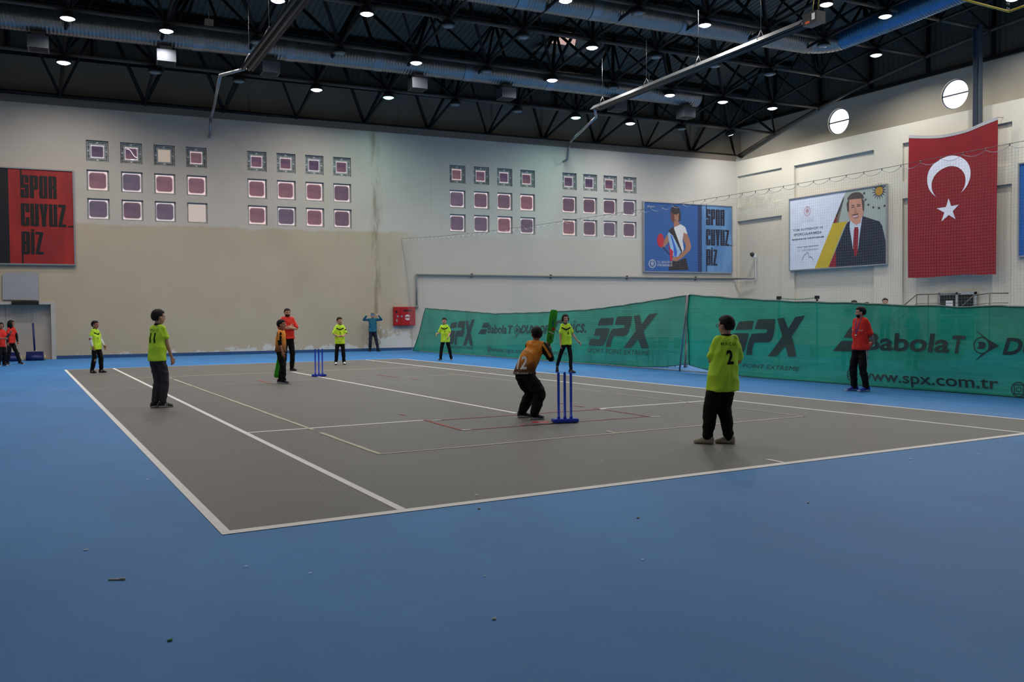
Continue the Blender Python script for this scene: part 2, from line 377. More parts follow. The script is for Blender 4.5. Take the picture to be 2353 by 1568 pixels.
# wall with two round openings: quads split round polygons
def round_wall(bm, yc, zc, r, y0, y1, z0, z1):
    n = 40; per = []
    for k in range(n):
        a = 2*math.pi*k/n; c, s = math.cos(a), math.sin(a)
        t = min((y1-yc)/c if c > 1e-9 else 1e9, (y0-yc)/c if c < -1e-9 else 1e9, (z1-zc)/s if s > 1e-9 else 1e9, (z0-zc)/s if s < -1e-9 else 1e9)
        per.append((Vector((XU, yc+r*c, zc+r*s)), Vector((XU, yc+t*c, zc+t*s))))
    for k in range(n):
        a, b = per[k], per[(k+1) % n]; quad(bm, [a[0], a[1], b[1], b[0]])
        quad(bm, [a[0], b[0], b[0]+Vector((.22, 0, 0)), a[0]+Vector((.22, 0, 0))])
    for (cy, cz) in ((y0, z0), (y0, z1), (y1, z0), (y1, z1)):   # corner gaps
        best = sorted(per, key=lambda p: (p[1]-Vector((XU, cy, cz))).length)[:1][0][1]
        on = [p[1] for p in per]; k = min(range(n), key=lambda i: (on[i]-Vector((XU, cy, cz))).length)
        for kk in ((k-1) % n, k):
            a, b = on[kk], on[(kk+1) % n]
            if abs(a.y-b.y) > 1e-6 and abs(a.z-b.z) > 1e-6: quad(bm, [a, Vector((XU, cy, cz)), b]) if False else bm.faces.new([bm.verts.new(a), bm.verts.new(Vector((XU, cy, cz))), bm.verts.new(b)])
RWIN = [(23.82, 10.945, .635), (17.67, 10.90, .635)]
round_wall(bm, 23.82, 10.945, .635, 20.7, 26.7, 9.87, 12.05); round_wall(bm, 17.67, 10.90, .635, 14.7, 20.7, 9.87, 12.05)
quad(bm, [(XU, 26.7, 9.87), (XU, YB+.9, 9.87), (XU, YB+.9, 12.05), (XU, 26.7, 12.05)]); quad(bm, [(XU, YN, 9.87), (XU, 14.7, 9.87), (XU, 14.7, 12.05), (XU, YN, 12.05)])
quad(bm, [(XR, YN, 9.87), (XU, YN, 9.87), (XU, YB+.7, 9.87), (XR, YB, 9.87)])
o = bm_obj('wall_right_upper', bm, M_WRU, None, 'keep'); tag(o, kind='structure')
bm = bmesh.new(); n = 150
for k in range(n):
    a, b = YN+(YB+.7-YN)*k/n, YN+(YB+.7-YN)*(k+1)/n; m_ = (a+b)/2
    quad(bm, [(XU+.1, a, 12.05), (XU+.05, m_, 12.05), (XU+.05, m_, 17), (XU+.1, a, 17)]); quad(bm, [(XU+.05, m_, 12.05), (XU+.1, b, 12.05), (XU+.1, b, 17), (XU+.05, m_, 17)])
o = bm_obj('wall_right_siding', bm, M_SIDE, None, 'keep'); tag(o, kind='structure')
bm = bmesh.new(); box(bm, XU-.14, YN, 11.92, XU+.02, YB+.5, 12.08)
for k in range(13): y = 24.9-k*3.0+3.0; box(bm, XU-.12, y-.06, 12.0, XU+.02, y+.06, 16.5)
o = bm_obj('trim_2', bm, M_STEEL); o['kind'] = 'structure'
# walls and the corner beyond the frame that close the hall
bm = bmesh.new(); quad(bm, [(XL, YN, 0), (XL, 33.9, 0), (XL, 33.9, 17), (XL, YN, 17)]); o = bm_obj('wall_left', bm, M_WR, None, 'keep'); o['kind'] = 'structure'
bm = bmesh.new(); quad(bm, [(XL, YN, 0), (35, YN, 0), (35, YN, 17), (XL, YN, 17)]); o = bm_obj('wall_front', bm, M_WR, None, 'keep'); o['kind'] = 'structure'

# windows in the back wall
def pane_mat(name, c1, c2, cedge, half, edge, st=1.0, ro=.12):
    n = NT(name); x, y, z = n.sep()
    ax = n.math('ABSOLUTE', x); az = n.math('ABSOLUTE', z)
    # rounded-rectangle distance
    qx = n.math('MAXIMUM', n.math('SUBTRACT', ax, half-edge-ro), 0.0); qz = n.math('MAXIMUM', n.math('SUBTRACT', az, half-edge-ro), 0.0)
    d = n.math('SQRT', n.math('ADD', n.math('MULTIPLY', qx, qx), n.math('MULTIPLY', qz, qz)))
    f = n.smooth(d, ro-.02, ro+.035)
    col = n.mix(n.smooth(n.noise(2.2, 3), .35, .65), lin(c1), lin(c2)); col = n.mix(f, col, lin(cedge))
    e = n.t.nodes.new('ShaderNodeEmission'); n.t.links.new(col, e.inputs[0]); e.inputs[1].default_value = st
    n.t.links.new(e.outputs[0], n.o.inputs[0]); return n.m
PM = [pane_mat('violet film pane', (92, 79, 92), (104, 84, 98), (232, 214, 214), .35, .035),
      pane_mat('rose film pane', (110, 84, 96), (126, 92, 102), (236, 212, 210), .35, .045),
      pane_mat('dusk film pane', (90, 82, 98), (102, 88, 104), (230, 218, 222), .35, .030)]
PS = [pane_mat('small violet film pane', (84, 68, 88), (110, 82, 96), (226, 208, 208), .24, .03, ro=.04),
      pane_mat('small rose film pane', (98, 76, 86), (114, 84, 94), (230, 205, 205), .24, .03, ro=.04),
      pane_mat('small dusk film pane', (74, 64, 84), (92, 76, 96), (224, 214, 220), .24, .03, ro=.04)]
M_CLEAR = emis('clear daylight pane', (172, 158, 146), 1.0); M_CLEAR2 = emis('pale daylight pane', (190, 176, 170), 1.0)
M_FRAME = mat('weathered window frame', (158, 162, 162), .6, .35, 14); M_REV = mat('dark window reveal', (112, 114, 112), .8, .2, 6)
M_GLOW = emis('bright gap', (255, 250, 250), 1.1)
wang = -math.atan(.0765)
def ring_frame(bm, W, H, w, d, mi=0, y0=0):
    for (a, b, c, e) in ((-W, -H, W, -H+w), (-W, H-w, W, H), (-W, -H+w, -W+w, H-w), (W-w, -H+w, W, H-w)): box(bm, a, y0, b, c, y0+d, e, mi)
grp_names = ['leftmost block', 'second block from the left', 'third block from the left', 'rightmost block']
rown = ['top', 'middle', 'bottom']; coln = ['first', 'second', 'third', 'fourth']
meshA = bmesh.new(); ring_frame(meshA, .395, .415, .05, .03, 0, .05)
for s in (-1, 1): box(meshA, s*.12-.03, .0, -.405, s*.12+.03, .03, -.37)
tmp = bm_obj('window_frame', meshA, M_FRAME); fA = tmp.data; bpy.data.objects.remove(tmp)
meshB = bmesh.new(); ring_frame(meshB, .385, .405, .05, .05, 0, .03); ring_frame(meshB, .335, .355, .03, .03, 1, .06); ring_frame(meshB, .305, .325, .07, .05, 0, .045)
for a in (-.18, 0, .18):
    for (cx, cz) in ((a, -.345), (a, .345), (-.325, a), (.325, a)): box(meshB, cx-.035, .02, cz-.02, cx+.035, .05, cz+.02, 1 if a else 2)
tmp = bm_obj('window_frame', meshB, [M_FRAME, M_REV, M_WHITE]); fB = tmp.data; bpy.data.objects.remove(tmp)
def pane_mesh(h, hz, m):
    b = bmesh.new(); box(b, -h, 0, -hz, h, .01, hz); t = bm_obj('pane', b, m); me = t.data; bpy.data.objects.remove(t); return me
pmA = [pane_mesh(.35, .365, m) for m in PM]; pmB = [pane_mesh(.235, .25, m) for m in PS]; pC = pane_mesh(.35, .365, M_CLEAR2); pC1 = pane_mesh(.235, .25, M_CLEAR)
tint = {0: '000 001 010 021'.split(), 1: None}
for i, (g, r, c, a, b, x1, d) in enumerate(WIN):
    p = BW((a+x1)/2, (b+d)/2, -.055)
    e = empty('window_%d' % (i+1), p, wang); e['kind'] = 'structure'
    rnd = random.Random(i*13+5); k = [1, 1, 0, 0][g] if (r == 1 and rnd.random() < .6) else rnd.choice([0, 0, 2, 1] if g < 2 else [0, 2, 2, 1])
    fr = bpy.data.objects.new('window_frame', fB if r == 0 else fA); link(fr, e)
    if r == 0: me = pC1 if (g == 0 and c == 2) else pmB[k]
    else: me = pC if (g == 0 and r == 2 and c == 3) else pmA[k]
    pn = bpy.data.objects.new('pane', me); link(pn, e); pn.location = (0, .075, 0) if r == 0 else (-.012, .055, .006)
    if g == 0 and r == 0 and c == 1:
        bm = bmesh.new(); pts = [Vector((-.17+.40*t, .065, .18-.30*t+.06*math.sin(t*6))) for t in [k/8 for k in range(9)]]
        path(bm, pts, .012, 6); box(bm, -.02, .06, -.25, .1, .07, -.215); bm_obj('torn_film_gap', bm, M_GLOW, e)
# round windows in the right wall
M_SKYP = emis('daylight through round pane', (255, 255, 255), 3.2); M_BARS = mat('blue grey glazing bar', (70, 84, 104), .5, .05)
for i, (yc, zc, r) in enumerate(RWIN):
    e = empty('window_%d' % (49+i), (XU+.12, yc, zc)); e['kind'] = 'structure'
    bm = bmesh.new(); n = 48
    bm.faces.new([bm.verts.new((0.0, r*math.cos(k*2*math.pi/n), r*math.sin(k*2*math.pi/n))) for k in range(n)]); bm_obj('pane', bm, M_SKYP, e, 'keep')
    bm = bmesh.new(); box(bm, -.05, -r, -.03, -.01, r, .03)
    for k in range(n):
        a, b = 2*math.pi*k/n, 2*math.pi*(k+1)/n; P = lambda rr, t, x: Vector((x, rr*math.cos(t), rr*math.sin(t)))
        quad(bm, [P(r, a, -.05), P(r, b, -.05), P(r-.04, b, -.05), P(r-.04, a, -.05)]); quad(bm, [P(r-.04, a, -.05), P(r-.04, b, -.05), P(r-.04, b, -.005), P(r-.04, a, -.005)])
    bm_obj('window_frame', bm, M_BARS, e, 'keep')

# door in its alcove at the left of the back wall
M_DOOR = mat('grey steel door', (176, 166, 156), .5, .05, 2); M_DFR = mat('pale door frame', (186, 180, 172), .6, .06)
e = empty('door_1', BW(-1.61, 0, -.27), wang); e['kind'] = 'structure'
bm = bmesh.new(); box(bm, -1.56, 0, .01, -.02, .05, 2.14); box(bm, .02, 0, .01, 1.56, .05, 2.14); box(bm, -.02, .02, .01, .02, .05, 2.14); bm_obj('door_leaf', bm, M_DOOR, e)
bm = bmesh.new(); box(bm, .10, -.04, .98, .19, 0, 1.22); box(bm, -.30, -.09, 1.0, .16, -.07, 1.03); box(bm, .13, -.09, 1.0, .16, 0, 1.03); bm_obj('door_handle', bm, M_STEELL, e)
bm = bmesh.new()
for xx in (.62, .74, .96, 1.05): box(bm, xx, -.002, 1.55+random.uniform(-.1, .1), xx+.05, 0, 1.98)
for xx in (-.55, -.4): box(bm, xx, -.002, 1.6, xx+.04, 0, 1.95)
bm_obj('tape_residue', bm, mat('tape residue', (184, 180, 178), .7), e)
bm = bmesh.new(); bwbox(bm, -.06, .10, 0, 2.22, -.1, .03); bwbox(bm, -3.3, .10, 2.14, 2.25, -.1, .035)
o = bm_obj('trim_3', bm, M_DFR); o['kind'] = 'structure'
# door with dark glass in the right wall, high behind the net
e = empty('door_2', (XR-.02, 16.88, .35)); e['kind'] = 'structure'
bm = bmesh.new(); ring = None
for (a, b, c, d) in ((-.86, 0, -.78, 2.0), (.78, 0, .86, 2.0), (-.05, 0, .05, 2.0), (-.86, 1.9, .86, 2.02), (-.86, 1.0, .86, 1.08)): box(bm, -.06, a, b, .01, c, d)
bm_obj('door_frame', bm, M_FRAME, e)
bm = bmesh.new(); box(bm, -.02, -.78, 0, 0, .78, 1.92); bm_obj('door_glass', bm, mat('dark door glass', (26, 32, 38), .15, .1), e)
bm = bmesh.new(); box(bm, -.05, .18, 1.28, -.03, .50, 1.66); bm_obj('paper_notice', bm, M_WHITE, e)

# ------------------------------------------------------------------ roof: arched deck on a double-layer space frame
GO = Vector((.426, 32.237, 0)); GA = Vector((3.035, -.148, 0)); GB = Vector((.011, -2.938, 0))
def arch(j): d = 2.94*j; return 13.33-(20.56-d)**2/136.0
def slope(j): d = 2.94*j; return 2*(20.56-d)/136.0/1.0
def NB(i, j): p = GO+GA*i+GB*j; p.z = arch(j); return p
def NTp(i, j, h=2.95):           # top layer, raised along the arch normal
    p = NB(i, j); s = slope(j); nn = Vector((0, s, 1)).normalized(); return p+nn*h
bm = bmesh.new(); per = .26; nx = int(44/per)
prof = []
for k in range(nx): x = -9.2+k*per; prof += [(x, 0), (x+.08, 0), (x+.11, .05), (x+.22, .05)]
js = [-.85+.75*k for k in range(22)]
rows_ = []
for j in js:
    q = NTp(0, j, 3.32); s = slope(j); rows_.append([bm.verts.new((x, q.y-(x-q.x)*.0488, q.z+dz)) for x, dz in prof])
for a, b in zip(rows_[:-1], rows_[1:]):
    for k in range(len(prof)-1): bm.faces.new((a[k], a[k+1], b[k+1], b[k]))
o = bm_obj('ceiling', bm, M_DECK, None, 'keep'); o['kind'] = 'structure'
bm = bmesh.new()
for k in range(16):
    q = NTp(0, k-.5, 3.18)
    for dx in (0,):
        a = Vector((-9.1, q.y+(9.1+q.x)*.0488, q.z)); b = Vector((34.2, q.y-(34.2-q.x)*.0488, q.z)); s, t = frame_axes(b-a)
        vs = [bm.verts.new(p+Vector((0, dy, dz))) for p in (a, b) for dy, dz in ((-.08, -.1), (.08, -.1), (.08, .1), (-.08, .1))]
        for q4 in ((0, 1, 2, 3), (7, 6, 5, 4), (0, 4, 5, 1), (1, 5, 6, 2), (2, 6, 7, 3), (3, 7, 4, 0)): bm.faces.new([vs[i] for i in q4])
o = bm_obj('trim_4', bm, M_STEEL); o['kind'] = 'structure'
fr = thing('roof_space_frame', 'black tubular steel space frame spanning under the roof deck', 'roof truss')
I0, I1, J1 = -3, 11, 8
for j in range(0, J1+1):
    bm = bmesh.new()
    for i in range(I0, I1): tube(bm, NB(i, j), NB(i+1, j), .07, 8)
    bm_obj('bottom_chord', bm, M_STEELL if j else M_STEEL, fr)
for i in range(I0, I1+1):
    bm = bmesh.new()
    for j in range(J1): tube(bm, NB(i, j), NB(i, j+1), .06 if i < I1 else .085, 8)
    bm_obj('cross_chord', bm, M_STEELL if i == I1 else M_STEEL, fr)
for j in range(J1):
    bm = bmesh.new()
    for i in range(I0, I1-1): tube(bm, NTp(i+.5, j+.5), NTp(i+1.5, j+.5), .06, 6)
    bm_obj('top_chord', bm, M_STEEL, fr)
    bm = bmesh.new()
    for i in range(I0, I1):
        for di in (0, 1):
            for dj in (0, 1): tube(bm, NB(i+di, j+dj), NTp(i+.5, j+.5), .072 if (i+j+di) % 3 else .05, 6)
        if j: tube(bm, NTp(i+.5, j-.5), NTp(i+.5, j+.5), .06, 6)
    bm_obj('diagonal_brace', bm, M_STEEL, fr)
bm = bmesh.new()
for i in range(I0, I1+1):
    for j in range(J1+1):
        ball(bm, NB(i, j), (.12, .12, .12), 1)
        if i < I1 and j < J1: ball(bm, NTp(i+.5, j+.5), (.11, .11, .11), 1)
bm_obj('node_joint', bm, M_STEEL, fr)
# glazed roof vent glowing with daylight
sk = thing('roof_vent', 'small glowing triangular roof vent between the dark roof beams', 'skylight')
bm = bmesh.new(); P_ = lambda i, j, h=3.2: NTp(i, j, h)
quad(bm, [P_(6.66, 1.09), P_(7.10, 1.09), P_(6.98, 1.32), P_(6.80, 1.42)]); bm_obj('vent_pane', bm, emis('pinkish daylight', (196, 166, 156), 1.0), sk, 'keep')
bm = bmesh.new(); quad(bm, [P_(6.45, .88, 3.1), P_(7.35, .88, 3.1), P_(7.2, 1.08, 3.22), P_(6.6, 1.08, 3.22)]); quad(bm, [P_(7.35, .88, 3.1), P_(7.25, 1.5, 3.1), P_(7.0, 1.35, 3.22), P_(7.12, 1.08, 3.22)]); bm_obj('vent_curb', bm, M_CONC, sk, 'keep')

# ------------------------------------------------------------------ high bay lamps under the lower nodes
M_HOUS = mat('dark lamp housing', (46, 48, 50), .45, .08, 3, .3); M_GLASSOFF = mat('unlit lamp glass', (120, 130, 132), .25, .05)
M_LW = emis('white lamp glow', (236, 240, 255), 9.0); M_LG = emis('greenish lamp glow', (150, 255, 220), 6.0); M_LP = emis('warm lamp glow', (255, 236, 232), 7.0)
def make_lamp(mg):
    t = empty('high_bay_lamp')
    bm = bmesh.new(); lathe(bm, [(.05, 0), (.12, -.01), (.15, -.07), (.21, -.11), (.27, -.22), (.27, -.25), (.24, -.25)], 12); box(bm, -.10, -.10, -.06, .16, .10, .03); bm_obj('lamp_housing', bm, M_HOUS, t)
    bm = bmesh.new(); lathe(bm, [(.0, -.30), (.14, -.295), (.235, -.245)], 12); bm_obj('lamp_lens', bm, mg, t)
    bm = bmesh.new(); tube(bm, (0, 0, .06), (0, 0, .0), .02, 6); bm_obj('hanging_hook', bm, M_STEELL, t)
    return t
PROT = {}
def lamp_light(o, col, p, r=.2):
    l = bpy.data.lights.new('lamp_light', 'AREA'); l.shape = 'DISK'; l.size = r*2; l.energy = p; l.color = col; l.spread = LAMP_SPREAD
    lo = bpy.data.objects.new('lamp_light', l); link(lo, o); lo.location = (0, 0, -.31)
ordn = ['first', 'second', 'third', 'fourth', 'fifth', 'sixth', 'seventh', 'eighth', 'ninth', 'tenth', 'eleventh']
rowname = {1: 'row nearest back wall', 2: 'second row from back wall', 3: 'third row from back wall', 4: 'fourth row from back wall', 5: 'fifth row from back wall'}
state = {1: 'W00WG00GW0W', 2: 'WW00W0W0WW', 3: 'WW00W000', 4: 'W0W00', 5: 'WW'}; st0 = {1: 0, 2: 0, 3: 2, 4: 5, 5: 8}
COL = {'W': (1, .95, .89), 'G': (.62, 1, .86), '0': None}
def place_lamp(i, j, s, label, group):
    key = s
    if key not in PROT: PROT[key] = make_lamp({'W': M_LW, 'G': M_LG, '0': M_GLASSOFF, 'P': M_LP}[key]); t = PROT[key]
    else: t = copy_tree(PROT[key + '_'])
    if key + '_' not in PROT: PROT[key + '_'] = t
    p = NB(i, j); t.location = (p.x, p.y, p.z-.06); t.rotation_euler = (0, 0, .4*((i*7+j*3) % 5)) if (i, j) != (10, 1) else (0, -.50, .3)
    tag(t, label, 'ceiling lamp', group)
    return t
lights = []
for j, ss in state.items():
    for k, s in enumerate(ss):
        i = st0[j]+k; pos = ordn[k]+' from the left' if k < len(ss)-1 else 'rightmost'
        s2 = 'P' if (j == 1 and k in (3,)) else s
        lab = {'W': 'glowing white', 'P': 'glowing warm white', 'G': 'glowing greenish', '0': 'unlit dark'}[s2]+' high bay lamp, '+pos+' in '+rowname[j]
        t = place_lamp(i, j, s2, lab, 'high bay lamps under the roof frame'); lights.append((t, s))
for t, s in lights:
    if s != '0': lamp_light(t, COL[s], LAMP_POWER*(1.0 if s == 'W' else .8))
# the rows go on over the camera, outside the frame
for (i, j) in ((1, 3), (-1, 2), (0, 4), (3, 4), (1, 5), (4, 5), (6, 5), (10, 4), (10, 2), (10, 6), (9, 7), (7, 7), (3, 6), (0, 7), (5, 7), (8, 8), (10, 9), (2, 8), (5, 9), (8, 10), (10, 11), (0, 10), (4, 11), (7, 12), (-2, 5), (-2, 9)):
    t = place_lamp(i, j, 'W', 'glowing white high bay lamp hanging above the frame, nearer the camera', 'high bay lamps above the frame')
    lamp_light(t, COL['W'], LAMP_POWER*(1.75 if i >= 6 else .62))

# ------------------------------------------------------------------ ventilation ducts
M_DUCT = mat('shiny spiral duct', (146, 144, 140), .32, .1, 3, .8); M_DUCTB = mat('blue tinted duct sheet', (70, 120, 160), .3, .12, 2, .7)
def duct(parent, name, pts, r, m, pitch=.12):
    bm = bmesh.new(); seg = 20; prev = None
    P = []
    for a, b in zip(pts[:-1], pts[1:]):
        a, b = Vector(a), Vector(b); n = max(1, int((b-a).length/pitch))
        for k in range(n): P.append((a.lerp(b, k/n), (b-a).normalized()))
    P.append((Vector(pts[-1]), (Vector(pts[-1])-Vector(pts[-2])).normalized()))
    up_ = Vector((0, 0, 1))
    for k, (p, d) in enumerate(P):
        s = d.cross(up_).normalized(); t = s.cross(d).normalized()
        for (rr, off) in ((r, 0), (r+.018, .02), (r, .04)):
            ring_ = [bm.verts.new(p+d*off+(s*math.cos(a)+t*math.sin(a))*rr) for a in [q*2*math.pi/seg for q in range(seg)]]
            if prev:
                for q in range(seg):
                    f = bm.faces.new((prev[q], prev[(q+1) % seg], ring_[(q+1) % seg], ring_[q])); f.smooth = True
            else: bm.faces.new(ring_)
            prev = ring_
    bm.faces.new(prev[::-1])
    return bm_obj(name, bm, m, parent, 'keep')
def band(parent, p0, p1, r):
    bm = bmesh.new(); tube(bm, p0, p1, r, 20, cap=False); bm_obj('joint_band', bm, M_GALV, parent)
def elbow(a, d0, d1, R, n=7):
    a, d0, d1 = Vector(a), Vector(d0).normalized(), Vector(d1).normalized(); return [a+d0*(R*math.sin(t))+d1*(R*(1-math.cos(t))) for t in [k*math.pi/2/n for k in range(n+1)]]
def dp(x, z=11.72): return BW(x, z, 4.6)
d1 = thing('air_duct', 'long ribbed silver duct with blue tint along the windowed wall', 'air duct')
duct(d1, 'duct_pipe', [dp(-1.6), dp(27.2)], .42, M_DUCT)
e_ = elbow(dp(-1.6), (-1, .0765, 0), (0, 0, 1), 1.0); duct(d1, 'duct_elbow', e_+[e_[-1]+Vector((0, 0, 1.2))], .42, M_DUCT)
for x in (4.9, 8.2, 11.6, 15.4, 19.2, 23.5): band(d1, dp(x), dp(x+.35), .435)
dl = thing('air_duct', 'ribbed silver duct high amid the roof frame, turning along the right wall', 'air duct')
def dq(x, z=12.95): return Vector((x, 21.25-.0765*(x-15), z))
duct(dl, 'duct_pipe', [dq(4), dq(28.0)], .45, M_DUCT)
for x in (14.5, 17.5, 21.5, 25.4): band(dl, dq(x), dq(x+.35), .465)
e_ = elbow(dq(28.0), (1, -.0765, 0), (-.03, -1, 0), 1.0, 9); duct(dl, 'duct_elbow', e_, .45, M_DUCT, .4)
p = e_[-1]; tag(duct(dl, 'duct_branch', [p, p+Vector((-.35, -12, .45))], .45, M_DUCTB), 'blue tinted duct branch')
M_BOX = mat('grey diffuser box', (98, 102, 110), .35, .08, 3, .6)
def diffuser():
    t = empty('air_diffuser')
    bm = bmesh.new(); box(bm, -.32, -.32, -.42, .32, .32, .0); bm_obj('diffuser_box', bm, M_BOX, t)
    bm = bmesh.new(); box(bm, -.2, -.2, 0, .2, .2, .16); bm_obj('diffuser_neck', bm, M_STEELL, t)
    bm = bmesh.new()
    for k in range(5): box(bm, -.28, -.26+k*.11, -.44, .28, -.22+k*.11, -.42)
    bm_obj('diffuser_grille', bm, M_STEELL, t); return t
D0 = diffuser()
for k, (x, z) in enumerate(((-.03, 11.13), (4.0, 11.13), (7.64, 11.13), (13.46, 11.13), (17.39, 11.13), (22.86, 11.13), (26.6, 11.13))):
    t = D0 if k == 0 else copy_tree(D0)
    t.location = BW(x, z, 4.6); t.rotation_euler = (0, 0, wang)
    tag(t, 'square metal air diffuser box hanging under the duct, '+(ordn[k]+' from the left' if k < 6 else 'rightmost of the row'), 'air diffuser', 'diffuser boxes under the long duct')
# small loudspeaker boxes
for k, (x, z) in enumerate(((5.38, 12.0), (23.9, 11.8))):
    bm = bmesh.new(); box(bm, -.14, -.1, -.12, .14, .1, .14); box(bm, -.01, -.01, .14, .01, .01, .45)
    o = bm_obj('sensor_box', bm, mat('cream plastic', (168, 156, 144), .6)); o.location = BW(x, z, 5.6)
    tag(o, 'small cream box hanging beside the long duct, '+('near the left heater' if k == 0 else 'beside the right heater'), 'sensor')

# ------------------------------------------------------------------ radiant tube heaters with flue pipes
def heater(name_lab, a, b, flue, burner):
    t = thing('radiant_heater', name_lab, 'heater')
    a, b = Vector(a), Vector(b); d = (b-a).normalized(); s = Vector((d.y, -d.x, 0)).normalized()
    bm = bmesh.new()
    for side in (-1, 1):
        q = [a+s*.05*side+Vector((0, 0, .12)), a+s*.23*side+Vector((0, 0, -.06)), b+s*.23*side+Vector((0, 0, -.06)), b+s*.05*side+Vector((0, 0, .12))]
        quad(bm, q, 1); quad(bm, [v+Vector((0, 0, .012)) for v in q])
    for k_ in (0, 1): quad(bm, [v+Vector((0, 0, .12+.012*k_)) for v in (a+s*.05, a-s*.05, b-s*.05, b+s*.05)], 1-k_)
    bm_obj('heater_reflector', bm, [M_GALV, mat('shaded reflector inside', (50, 44, 40), .5, .1, 3)], t, 'keep')  # underside shade put into a dark colour; top skin stays galvanised
    bm = bmesh.new()
    for side in (-1, 1): tube(bm, a+s*.10*side, b+s*.10*side, .05, 8)
    bm_obj('heater_tube', bm, M_STEELL, t)
    L = (b-a).length; n = int(L/3.1)
    for k in range(n+1):
        p = a+d*(.6+k*3.0)
        bm = bmesh.new(); path(bm, [p+s*.16+Vector((0, 0, .04)), p+Vector((0, 0, .36)), p-s*.16+Vector((0, 0, .04))], .012, 5); tube(bm, p+Vector((0, 0, .36)), p+Vector((0, 0, 1.9)), .006, 5); bm_obj('hanger_wire', bm, M_GALV, t)
    bm = bmesh.new(); path(bm, [a+Vector((0, 0, .03))]+[Vector(v) for v in flue], .055, 10); bm_obj('flue_pipe', bm, M_GALV, t)
    if burner:
        mtx = Matrix.Translation(b+d*.35) @ Matrix.Rotation(math.atan2(d.y, d.x), 4, 'Z')
        bm = bmesh.new(); box(bm, -.26, -.17, -.13, .26, .17, .19, 0, mtx); bm_obj('burner_box', bm, mat('black burner box', (24, 26, 34), .4), t)
        bm = bmesh.new(); box(bm, .08, -.173, -.04, .20, -.1705, .14, 0, mtx); bm_obj('rating_label', bm, M_WHITE, t)
        bm = bmesh.new(); box(bm, -.16, -.173, -.10, .0, -.1705, -.03, 0, mtx); bm_obj('warning_label', bm, mat('orange label', (200, 90, 30), .5), t)
        bm = bmesh.new(); path(bm, [b+d*.5+Vector((0, 0, .26)), b+d*.6+Vector((0, 0, .9)), b+d*.55+Vector((0, 0, 2.6))], .02, 6); path(bm, [b+d*.3+Vector((0, 0, .26)), b+d*.3+Vector((.05, 0, .6)), b+d*.3+Vector((0, 0, 2.6))], .012, 6); bm_obj('gas_hose', bm, mat('yellow hose', (130, 120, 50), .5), t)
    return t
heater('long dark tube heater hung at the upper left, flue to the back wall', (5.55, 23.6, 9.75), (5.2, 12.6, 9.75), [(4.93, 24.6, 9.72), (5.72, 30.0, 9.78), BW(5.92, 9.75, .6), BW(5.92, 9.12, .35), BW(5.92, 9.1, -.05)], False)
heater('long tube heater with black burner box hung at the upper right', (19.3, 23.3, 9.85), (18.75, 11.9, 9.85), [(19.8, 23.9, 9.7), BW(22.6, 10.0, .6), BW(22.6, 9.2, .35), BW(22.6, 9.18, -.05)], True)
# yellow pipe frame at the top right corner
t = thing('yellow_pipe', 'yellow gas pipe with a bend hanging at the top right corner', 'pipe')
bm = bmesh.new(); path(bm, [(12.8, 3.75, 7.15), (14.75, 3.46, 7.0), (14.9, 3.0, 7.08), (15.1, 2.0, 7.25)], .022, 8); bm_obj('pipe_run', bm, mat('yellow pipe paint', (216, 186, 40), .4), t)
bm = bmesh.new()
for dx in (-.03, .03):
    for k in range(16): ball(bm, (14.72+dx, 3.46, 7.04+k*.09), (.009, .009, .03), 1)
bm_obj('hanging_chain', bm, M_GALV, t)
# steel column by the flag
bm = bmesh.new()
for (a, b, c, d_) in ((-.12, -.14, .12, -.12), (-.12, .12, .12, .14), (-.012, -.12, .012, .12)): box(bm, a, b, 0, c, d_, 5.2)
o = bm_obj('steel_column', bm, mat('blue grey column paint', (72, 82, 96), .5, .1, 2)); o.location = (XR-.15, 15.95, 8.0); tag(o, 'blue grey steel column rising behind the flag to the roof', 'column')

# ------------------------------------------------------------------ pipes and small things on the walls
t = thing('wall_pipe', 'thin grey pipe running level along the back wall and round the corner', 'pipe')
bm = bmesh.new(); path(bm, [BW(14.85, 2.0, .08), BW(14.85, 3.46, .08), BW(33.1, 3.46, .08)], .045, 8); tube(bm, BW(33.1, 3.46, .08), (XR-.08, 28.55, 3.42), .045, 8); ball(bm, BW(14.85, 1.98, .1), (.08, .08, .09), 2); bm_obj('pipe_run', bm, M_PIPE, t)
for x in (17.6, 21.8, 26.2, 30.5): bm = bmesh.new(); box(bm, *(BW(x, 3.36, .0)-Vector((.03, .12, 0))), *(BW(x, 3.56, .0)+Vector((.03, .02, 0)))); bm_obj('pipe_clip', bm, M_STEELL, t)
t = thing('security_camera', 'small dark dome camera on white bracket high on the right wall', 'security camera', (XR, 28.5, 4.72))
bm = bmesh.new(); ball(bm, (-.28, -.02, -.02), (.12, .12, .12), 2); bm_obj('camera_dome', bm, M_BLACK, t)
bm = bmesh.new(); box(bm, -.22, -.06, -.18, 0, .08, .02); box(bm, -.04, -.03, -1.28, 0, 0, -.1); bm_obj('camera_bracket', bm, M_WHITE, t)
